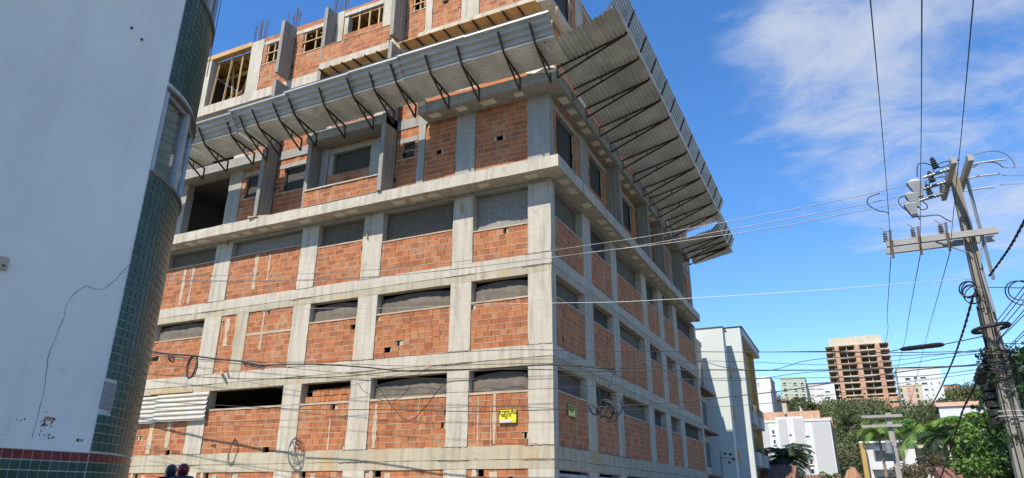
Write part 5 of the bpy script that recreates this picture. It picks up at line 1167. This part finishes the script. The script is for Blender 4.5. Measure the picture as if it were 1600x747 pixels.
def house(name, label, D, px, py_eave, wpx, depth, mat, hroof=1.2, roofmat='roof_tile', ang=0.0, floors=2, windows=()):
    c = pD(px, py_eave, D); g = float(ground_z(c[0], c[1]))-.5; w = wpx/2*D/ (CF)*1.12; T = thing(name, label, 'house', (float(c[0]), float(c[1]), g), None, ang); h = float(c[2])-g
    MB().box(-w, w, 0, depth, 0, h).build('wall', mat, T)
    mb = MB(); ov = .5; y0, y1 = -ov, depth+ov
    mb.hexa([(-w-ov, y0, h), (w+ov, y0, h), (w+ov, y1, h), (-w-ov, y1, h), (-w-ov, (y0+y1)/2-.05, h+hroof), (w+ov, (y0+y1)/2-.05, h+hroof), (w+ov, (y0+y1)/2+.05, h+hroof), (-w-ov, (y0+y1)/2+.05, h+hroof)]); r = mb.build('roof', roofmat, T)
    n = int((2*w+2*ov)/.28); s = math.hypot((y1-y0)/2, hroof)
    mb = MB()
    for i in range(n): x = -w-ov+.14+i*.28; mb.bar((x, y0-.02, h+.03), (x, (y0+y1)/2, h+hroof+.05), .13, .08)
    if roofmat == 'roof_tile': mb.build('tile_ridges', 'roof_tile', r)
    for (u, z0, z1, ww) in windows:
        f = MB().box(u*w-ww/2, u*w+ww/2, -.06, -.002, z0, z1).build('window', 'plaster_white', T); MB().box(u*w-ww/2+.08, u*w+ww/2-.08, -.08, -.061, z0+.08, z1-.08).build('pane', 'glass', f)
    return T
house('tiled_house', 'low house with a rusty red tile roof beside the ochre building', 62, 1203, 748, 44, 6, 'plaster_cream', 1.1)
house('tiled_house', 'low house with a rusty red tile roof in front of the white apartment block', 74, 1266, 757, 56, 7, 'plaster_cream', .9)
T = house('yellow_house', 'white house with ochre side and stacked balconies behind the second utility pole', 92, 1388, 692, 52, 8, 'plaster_white', .5, 'plaster_white')
w = 26*92/CF*1.12; MB().box(-w-.45, -w-.004, -1, 8, 0, 8.2).build('ochre_wall', 'plaster_ochre', T)
hh = float(pD(1388, 692, 92)[2])-T.location.z
for k in range(3):
    z = hh-1.3-k*2.9; MB().box(-w+.4, w-.6, -1.2, -.01, z-1.6, z-1.45).build('balcony_slab', 'plaster_white', T); MB().box(-w+.4, w-.6, -1.2, -1.1, z-1.44, z-.75).build('balcony_rail', 'plaster_white', T); f = MB().box(-w+.8, w-1.2, -.1, -.012, z-1.4, z+.6).build('window', 'grey_metal', T); MB().box(-w+.95, w-1.35, -.14, -.101, z-1.3, z+.5).build('pane', 'glass', f)
T = house('white_house', 'white house with deep porch and thin posts behind the palms', 98, 1462, 700, 60, 8, 'plaster_white', .4, 'plaster_white')
w = 30*98/CF*1.12; hh = float(pD(1462, 700, 98)[2])-T.location.z
MB().box(-w, w, -2, -.01, hh-.1, hh+.25).build('porch_roof', 'plaster_cream', T); MB().box(-w, w, -2, -1.9, hh-2.9, hh-2.3).build('porch_rail', 'plaster_white', T)
for x in (-w+.1, -w*.3, w*.35, w-.3): MB().box(x, x+.2, -1.99, -1.8, hh-2.9, hh-.101).build('porch_post', 'plaster_white', T)
f = MB().box(-w+.8, w-1, -.06, -.012, hh-2.3, hh-.6).build('window', 'grey_metal', T); MB().box(-w+1, w-1.2, -.1, -.061, hh-2.2, hh-.7).build('pane', 'glass', f)
house('white_cube_house', 'small bare white house right of the porch house', 104, 1516, 697, 34, 8, 'plaster_white', .3, 'plaster_white')
T = house('hill_house', 'white house with a long brown roof high on the hill at the right', 255, 1507, 634, 52, 10, 'plaster_white', 1.8, 'far_brick', windows=((-.5, 3, 5, 2), (.1, 3, 5, 1.6), (.6, 3, 5, 2)))
T = house('hill_house', 'small pinkish house between the white slab building and the sage one', 250, 1219, 627, 14, 8, 'plaster_cream', 1.2)
T = house('low_roof_house', 'brown tiled roof corner poking in at the bottom right', 40, 1556, 757, 70, 7, 'plaster_cream', .8)
# ================================================================== VEGETATION
def blob_points(n, c, r, squash=1.0, shell=0.55):
    d = rng.normal(size=(n, 3)); d /= np.linalg.norm(d, axis=1)[:, None]; rad = rng.uniform(shell, 1.0, n)**(1/2)
    p = d*rad[:, None]*r; p[:, 2] *= squash; return p+np.asarray(c)
def tree(name, label, cat, base, h, cr, mat, nclump=26, per=110, leaf=.12, group=None, trunk=.16, low=.35, parent_z=None):
    T = thing(name, label, cat, base, group); mb = MB()
    top = Vector((random.uniform(-.1, .1)*h, random.uniform(-.1, .1)*h, h*.8))
    mb.tube([Vector((0, 0, -.3)), top*.35, top*.7, top], trunk, 7, True, 0, [trunk, trunk*.8, trunk*.5, trunk*.2])
    P = []; 
    for k in range(nclump):
        a = random.uniform(0, 6.283); zf = random.uniform(low, 1.0); rr = cr*math.sqrt(max(0, 1-((zf-low)/(1-low)*1.7-.75)**2*.85))*random.uniform(.45, 1.0)
        c = Vector((math.cos(a)*rr, math.sin(a)*rr, zf*h)); s = cr*random.uniform(.22, .42)
        P.append(blob_points(int(per*random.uniform(.6, 1.3)), c, s, .75, .35))
        if k % 3 == 0: st = top*random.uniform(.35, .8); mb.tube([st, (st+c)*.5+Vector((0, 0, .1)), c], trunk*.3, 5, True, 0, [trunk*.35, trunk*.25, trunk*.08])
    mb.build('trunk', 'bark', T)
    P = np.concatenate(P); quads('crown', mat, P, rng.uniform(.6, 1.3, len(P))*leaf, T, np.array([0, 0, .35]))
    return T
def wood():
    """the wooded hillside: nobody could count its crowns"""
    P = []; Sz = []; Tn = []
    cnt = 0; tries = 0
    while cnt < 1700 and tries < 30000:
        tries += 1
        D = random.uniform(118, 440); px = random.uniform(1175, 1690); q = ray(px, 700); x = CAM[0]+q[0]/math.hypot(q[0], q[1])*D; y = CAM[1]+q[1]/math.hypot(q[0], q[1])*D
        g = float(ground_z(x, y))
        if D < 175 and px < 1300: continue
        if 1295 < px < 1365 and D < 185: continue
        bad = False
        for (bx0, bx1, by0, by1) in ((0, 32, 340, 372), (27, 48, 324, 348), (26, 38, 298, 316), (-22, -7, 333, 355), (-10, 4, 338, 362), (-22, -8, 200, 232), (-14, 6, 160, 178)):
            if bx0-3 < x < bx1+3 and by0-(12 if D > 200 else 3) < y < by1: bad = True
        if bad: continue
        cnt += 1; r = random.uniform(2.2, 4.6)*(.8+D/700); h = r*random.uniform(.9, 1.5)
        n = int(170 if D > 220 else 260); t = np.clip(random.gauss(.45, .28), 0, 1)
        sub = 5
        for k in range(sub):
            c = np.array([x, y, g+h*.55])+rng.normal(size=3)*r*.38*np.array([1, 1, .7]); p = blob_points(n//sub+4, c, r*.55, .8, .3); P.append(p)
            Sz.append(rng.uniform(.22, .46, len(p))*(.5+D/520)); Tn.append(np.clip(rng.normal(t, .16, len(p)), 0, 1))
    P = np.concatenate(P); o = quads('hillside_woods', 'leaf_hill', P, np.concatenate(Sz), None, np.array([0, -.2, .4]), .7, np.concatenate(Tn)); tag(o, kind='stuff')
wood()
hill_t = [(1236, 628, 300, 7), (1250, 622, 320, 8), (1263, 630, 300, 7), (1330, 645, 260, 8), (1352, 652, 240, 8), (1375, 640, 270, 8), (1318, 668, 210, 7), (1420, 650, 250, 8), (1455, 640, 260, 8), (1500, 612, 330, 9), (1522, 606, 330, 10), (1545, 608, 320, 11), (1560, 606, 300, 10), (1490, 655, 230, 7)]
for (px, py, D, h) in hill_t:
    q = pD(px, py, D); g = float(ground_z(q[0], q[1])); hh_ = max(4.0, min(13, float(q[2])-g)) if q[2]-g > 4 else h
    z = float(q[2])-hh_ if q[2]-g > 13 else g
    tree('hillside_tree', 'bushy dull green tree among the woods of the hillside', 'tree', (float(q[0]), float(q[1]), g), hh_, hh_*.5, 'leaf_hill', 14, 110, .38, 'separate trees in the hillside woods', .3)
# red soil bank
def soil():
    mb = MB(); nx, ny = 14, 10; A = pD(1308, 747, 150); Bq = pD(1362, 747, 150)
    for j in range(ny+1):
        for i in range(nx+1):
            x = A[0]+(Bq[0]-A[0])*i/nx; y = A[1]+14*j/ny; z = float(ground_z(x, y))+.3+7.5*sstep(np.array(j/ny))*math.sin(math.pi*min(1, (i+.6)/nx))**.7+random.uniform(-.35, .35); mb.v.append((x, y, float(z)))
    mb.add([(j*(nx+1)+i, j*(nx+1)+i+1, (j+1)*(nx+1)+i+1, (j+1)*(nx+1)+i) for j in range(ny) for i in range(nx)], 0)
    tag(mb.build('soil_bank', 'red_soil'), kind='structure')
soil()
def palm(label, px, py, D, fl=2.6, nfr=13, mat='leaf_palm', trunk=.13, group=None, drop=1.0, seed=0, cat='palm tree'):
    random.seed(seed); q = pD(px, py, D); g = float(ground_z(q[0], q[1])); H = float(q[2])-g; T = thing('palm_tree', label, cat, (float(q[0]), float(q[1]), g), group)
    MB().tube([(0, 0, -.2), (.1, 0, H*.5), (0, 0, H)], trunk, 8, True, 0, [trunk*1.3, trunk, trunk*.8]).build('trunk', 'palm_bark', T)
    for k in range(nfr):
        a = 6.283*k/nfr+random.uniform(-.2, .2); el_ = random.uniform(.15, 1.15) if k % 3 else random.uniform(.9, 1.4); l = fl*random.uniform(.8, 1.15); pts = []
        d = Vector((math.cos(a), math.sin(a), 0)); p = Vector((0, 0, H)); e = el_; n = 9
        for i in range(n+1):
            pts.append(p.copy()); p = p+(d*math.cos(e)+Vector((0, 0, 1))*math.sin(e))*(l/n); e -= (.20+.10*i/n)*drop
        mb = MB(); mb.tube(pts, .02, 4, False, .9, [.035*(1-.8*i/n) for i in range(n+1)])
        s = d.cross(Vector((0, 0, 1))); m = 22
        for i in range(2, m):
            f = i/m*n; i0 = min(int(f), n-1); c = pts[i0].lerp(pts[i0+1], f-i0); tn = (pts[i0+1]-pts[i0]).normalized(); ll = l*.30*math.sin(math.pi*min(1, .18+.8*i/m))**.8
            for sg in (-1, 1):
                dirv = (s*sg*.85+tn*.55+Vector((0, 0, -.35+random.uniform(-.2, .2)))).normalized(); w_ = tn*l*.016; e_ = c+dirv*ll; nn = len(mb.v)
                mb.v += [tuple(c-w_), tuple(c+w_), tuple(c+dirv*ll*.6+w_*1.1-Vector((0, 0, .0))), tuple(e_-Vector((0, 0, ll*.12))), tuple(c+dirv*ll*.6-w_*1.1)]; mb.add([(0, 1, 2, 3, 4)], nn, random.random())
        mb.build('frond', mat, T, tint=True)
palm('large dark drooping palm in front of the white apartment block', 1230, 722, 68, 3.3, 22, 'leaf_palm_dark', .2, None, 1.0, 3)
palm('second dark palm low behind the red tiled roofs', 1206, 736, 72, 2.4, 14, 'leaf_palm_dark', .16, None, 1.0, 12)
palm('bright palm left of the second utility pole', 1372, 678, 78, 3.0, 15, 'leaf_palm', .14, None, 1.1, 5)
palm('bright palm directly right of the second utility pole', 1402, 672, 82, 2.6, 13, 'leaf_palm', .14, None, 1.0, 6)
palm('large bright palm above the porch of the white house', 1448, 682, 70, 3.6, 17, 'leaf_palm', .15, None, 1.0, 7)
palm('dark hanging palm at the right end of the porch', 1476, 692, 66, 3.0, 15, 'leaf_palm_dark', .15, None, 1.15, 8)
palm('bright palm between the porch house and the foreground pole', 1520, 674, 64, 3.2, 16, 'leaf_palm', .15, None, 1.0, 9)
palm('small bright palm with yellowing fronds near the steep cable', 1497, 668, 84, 2.8, 13, 'leaf_palm', .13, None, 1.0, 10)
random.seed(99)
def at_px(px, py, D): q = pD(px, py, D); return float(q[0]), float(q[1]), float(ground_z(q[0], q[1])), float(q[2])
x, y, g, z = at_px(1572, 648, 22); tree('broadleaf_tree', 'bright green leafy tree at the foot of the foreground pole', 'tree', (x+.3, y, g), z-g, 1.35, 'leaf_bright', 46, 190, .06, None, .12, .1)
x, y, g, z = at_px(1556, 665, 26); tree('broadleaf_tree', 'bushy green tree just left of the foreground pole base', 'tree', (x, y, g), z-g, 1.35, 'leaf_bright', 40, 170, .07, None, .12, .1)
x, y, g, z = at_px(1592, 552, 24); tree('broadleaf_tree', 'tall dark green tree filling the right border behind the pole', 'tree', (x+.6, y, g), z-g, 1.9, 'leaf_dark', 60, 200, .08, None, .2, .15)
x, y, g, z = at_px(1622, 600, 20); tree('broadleaf_tree', 'dense dark tree cut off by the right border', 'tree', (x+.4, y, g), z-g, 1.7, 'leaf_dark', 46, 190, .07, None, .2, .1)
for (px, py, D, lab) in ((1452, 716, 60, 'reddish brown dry shrub beneath the large bright palm'), (1492, 722, 52, 'brown dry bush left of the steep dark cable'), (1425, 728, 64, 'brown dry shrub beside the second utility pole'), (1522, 712, 46, 'sparse brown bush under the bright palm near the pole')):
    x, y, g, z = at_px(px, py, D); tree('dry_shrub', lab, 'shrub', (x, y, g), max(1.5, z-g), 1.5*D/50, 'leaf_brown', 26, 120, .10, None, .08, .15)
x, y, g, z = at_px(1298, 735, 72); tree('round_shrub', 'bright green bush at the base of the white apartment block', 'shrub', (x, y, g), z-g, 1.1, 'leaf_bright', 20, 100, .1, None, .1, .1)
# creeper climbing the foreground pole
P = []
for k in range(60):
    py = random.uniform(538, 690); c = pD(1545+(py-545)*.16+random.gauss(0, 8)+(6 if py < 600 else 14), py, 17.1+random.uniform(-.3, .5)); P.append(blob_points(45, c, random.uniform(.09, .2), 1.0, .2))
o = quads('creeper', 'leaf_dark', np.concatenate(P), rng.uniform(.02, .045, sum(len(p) for p in P)), None, np.array([0, -.3, .3])); tag(o, 'leafy creeper wrapped around the middle of the foreground pole', 'creeper')
# ================================================================== TWO RIDERS ON A MOTORCYCLE
def skin_mesh(name, mat, verts, edges, rad, parent, root=0, sub=2):
    me = bpy.data.meshes.new(name); me.from_pydata([tuple(v) for v in verts], edges, []); me.materials.append(MATS[mat]); o = bpy.data.objects.new(name, me); COL.objects.link(o); o.parent = parent
    md = o.modifiers.new('skin', 'SKIN'); md.use_smooth_shade = True
    for i, r in enumerate(rad): me.skin_vertices[0].data[i].radius = (r, r) if not isinstance(r, tuple) else r
    me.skin_vertices[0].data[root].use_root = True
    o.modifiers.new('sub', 'SUBSURF').levels = sub; o.modifiers['sub'].render_levels = sub
    return o
hd = (-0.72, 0.69)
def rider(label, loc, helm, jacket, group=None, lean=.12, arms='bar'):
    """x forward in local space, origin on the ground below the hips; the seat is 0.8 m up"""
    T = thing('person', label, 'person', loc, None, math.atan2(hd[1], hd[0]))
    V = [(0, 0, .86), (.03, 0, 1.0), (.07, 0, 1.18), (.10, 0, 1.34), (.12, 0, 1.43), (.14, 0, 1.50), (.16, 0, 1.60)]; E_ = [(0, 1), (1, 2), (2, 3), (3, 4), (4, 5), (5, 6)]; Rr = [(.15, .12), (.14, .11), (.16, .12), (.15, .10), .055, .06, .085]
    for s in (-1, 1):
        n = len(V); V += [(.10, s*.19, 1.36), (.2, s*.26, 1.14), (.42, s*.25, 1.10), (.50, s*.25, 1.10)]; E_ += [(3, n), (n, n+1), (n+1, n+2), (n+2, n+3)]; Rr += [.062, .048, .036, .030]
        for f in range(4): m = len(V); V += [(.54, s*.25+.022*(f-1.5), 1.11), (.575, s*.25+.022*(f-1.5), 1.09-.004*f)]; E_ += [(n+3, m), (m, m+1)]; Rr += [.010, .008]
        m = len(V); V += [(.53, s*.25-s*.04, 1.09)]; E_ += [(n+3, m)]; Rr += [.011]
        n = len(V); V += [(.08, s*.11, .84), (.44, s*.17, .80), (.36, s*.17, .40), (.46, s*.17, .34)]; E_ += [(0, n), (n, n+1), (n+1, n+2), (n+2, n+3)]; Rr += [.085, .062, .045, .04]
    skin_mesh('body', 'skin', V, E_, Rr, T)
    V2 = [(0, 0, .95), (.03, 0, 1.05), (.07, 0, 1.2), (.10, 0, 1.37), (.125, 0, 1.48)]; E2 = [(0, 1), (1, 2), (2, 3), (3, 4)]; R_2 = [(.165, .135), (.16, .13), (.18, .14), (.175, .13), .095]
    for s in (-1, 1): n = len(V2); V2 += [(.10, s*.2, 1.41), (.2, s*.265, 1.15), (.42, s*.252, 1.105)]; E2 += [(3, n), (n, n+1), (n+1, n+2)]; R_2 += [.078, .064, .05]
    skin_mesh('jacket', jacket, V2, E2, R_2, T)
    V3 = [(0, 0, .86), (0, 0, .93)]; E3 = [(0, 1)]; R3 = [(.165, .135), (.16, .13)]
    for s in (-1, 1): n = len(V3); V3 += [(.08, s*.11, .85), (.44, s*.17, .81), (.37, s*.17, .46)]; E3 += [(0, n), (n, n+1), (n+1, n+2)]; R3 += [.095, .075, .058]
    skin_mesh('trousers', 'denim', V3, E3, R3, T)
    # helmet: shell, visor, rim
    mb = MB(); segs, rings = 18, 11; c = Vector((.155, 0, 1.615)); fs = []
    for j in range(rings+1):
        th = math.pi*j/rings*.86
        for i in range(segs):
            ph = 2*math.pi*i/segs; r = Vector((math.sin(th)*math.cos(ph)*.150, math.sin(th)*math.sin(ph)*.128, math.cos(th)*.140))
            if math.cos(ph) > .3 and th > 1.7: r.x *= 1.1
            mb.v.append(tuple(c+r))
    for j in range(rings):
        for i in range(segs): fs.append((j*segs+i, (j+1)*segs+i, (j+1)*segs+(i+1) % segs, j*segs+(i+1) % segs))
    mb.add(fs, 0); hm = mb.build('helmet', helm, T, smooth=True)
    mb = MB(); m = 10
    for j in range(4):
        for i in range(m+1):
            ph = -1.0+2.0*i/m; th = 1.2+.5*j/3; mb.v.append(tuple(c+Vector((math.sin(th)*math.cos(ph)*.156, math.sin(th)*math.sin(ph)*.134, math.cos(th)*.145))))
    mb.add([(j*(m+1)+i, (j+1)*(m+1)+i, (j+1)*(m+1)+i+1, j*(m+1)+i+1) for j in range(3) for i in range(m)], 0); mb.build('visor', 'visor', hm, smooth=True)
    mb = MB(); mb.tube([c+Vector((math.cos(a)*.135, math.sin(a)*.118, -.105)) for a in np.linspace(0, 6.283, 20)], .012, 5, False); mb.build('rim', 'visor', hm)
    # face inside the opening
    mb = MB(); f = c+Vector((.125, 0, -.03)); mb.lathe(f+Vector((-.02, 0, -.02)), (1, 0, -.15), [(0, .014), (.035, .008)], 6); mb.box(f.x-.01, f.x+.004, -.022, .022, f.z-.05, f.z-.043); mb.build('face', 'skin', T)
    mb = MB(); 
    for s in (-1, 1): mb.lathe(f+Vector((-.012, s*.03, .02)), (1, 0, 0), [(0, .010), (.008, .004)], 6)
    mb.build('eyes', 'visor', T)
    return T
q1 = pD(287, 734, 17.9); q2 = pD(268, 735, 18.3); zr = float(q1[2])-1.615
a1 = rider('person in a dark blue jacket and dark red helmet riding pillion', (float(q1[0])+.11, float(q1[1])-.11, zr), 'helmet_red', 'jacket_blue')
a2 = rider('person in a dark jacket and dark grey helmet steering the motorcycle', (float(q2[0])+.11, float(q2[1])-.11, zr-.01), 'helmet_grey', 'jacket_dark')
mx_, my_ = (a1.location.x+a2.location.x)/2, (a1.location.y+a2.location.y)/2
M = thing('motorcycle', 'dark red motorcycle carrying the two helmeted riders, below the picture edge', 'motorcycle', (mx_, my_, zr), None, math.atan2(hd[1], hd[0]))
for x in (-.62, .72):
    mb = MB(); mb.tube([(x+math.cos(a)*.27, 0, .31+math.sin(a)*.27) for a in np.linspace(0, 6.283, 28)], .05, 8, False); wh = mb.build('wheel', 'black_rubber', M)
    mb = MB(); mb.lathe((x, -.05, .31), (0, 1, 0), [(0, .05), (.1, .05)], 10)
    for k in range(5): a = 6.283*k/5; mb.bar((x, 0, .31), (x+math.cos(a)*.24, 0, .31+math.sin(a)*.24), .025)
    mb.build('rim', 'aluminium', wh)
MB().hexa([(-.55, -.12, .72), (.25, -.12, .68), (.25, .12, .68), (-.55, .12, .72), (-.6, -.13, .82), (.25, -.1, .79), (.25, .1, .79), (-.6, .13, .82)]).build('seat', 'black_rubber', M)
MB().lathe((.22, 0, .80), (1, 0, .08), [(0, .08), (.06, .13), (.25, .14), (.36, .09), (.4, .03)], 12).build('tank', 'bike_paint', M)
mb = MB(); mb.bar((.55, 0, .95), (.72, .08, .31), .045); mb.bar((.55, 0, .95), (.72, -.08, .31), .045); mb.bar((-.62, .09, .31), (.1, .05, .45), .04); mb.bar((.1, 0, .35), (.5, 0, .85), .06); mb.bar((-.4, 0, .68), (.1, 0, .4), .05); mb.build('frame', 'visor', M)
MB().box(-.1, .25, -.13, .13, .28, .58).build('engine', 'aluminium', M); MB().tube([(.5, -.33, 1.07), (.53, -.1, 1.0), (.53, .1, 1.0), (.5, .33, 1.07)], .015, 6).build('handlebar', 'visor', M)
MB().lathe((.6, 0, .9), (1, 0, 0), [(0, .05), (.05, .09), (.12, .09), (.13, .02)], 12).build('headlight', 'aluminium', M); MB().lathe((-.7, -.14, .38), (1, 0, 0), [(0, .05), (.5, .04), (.6, .02)], 8).build('exhaust', 'aluminium', M)
# the ground under the wheels is the pavement beside the facade
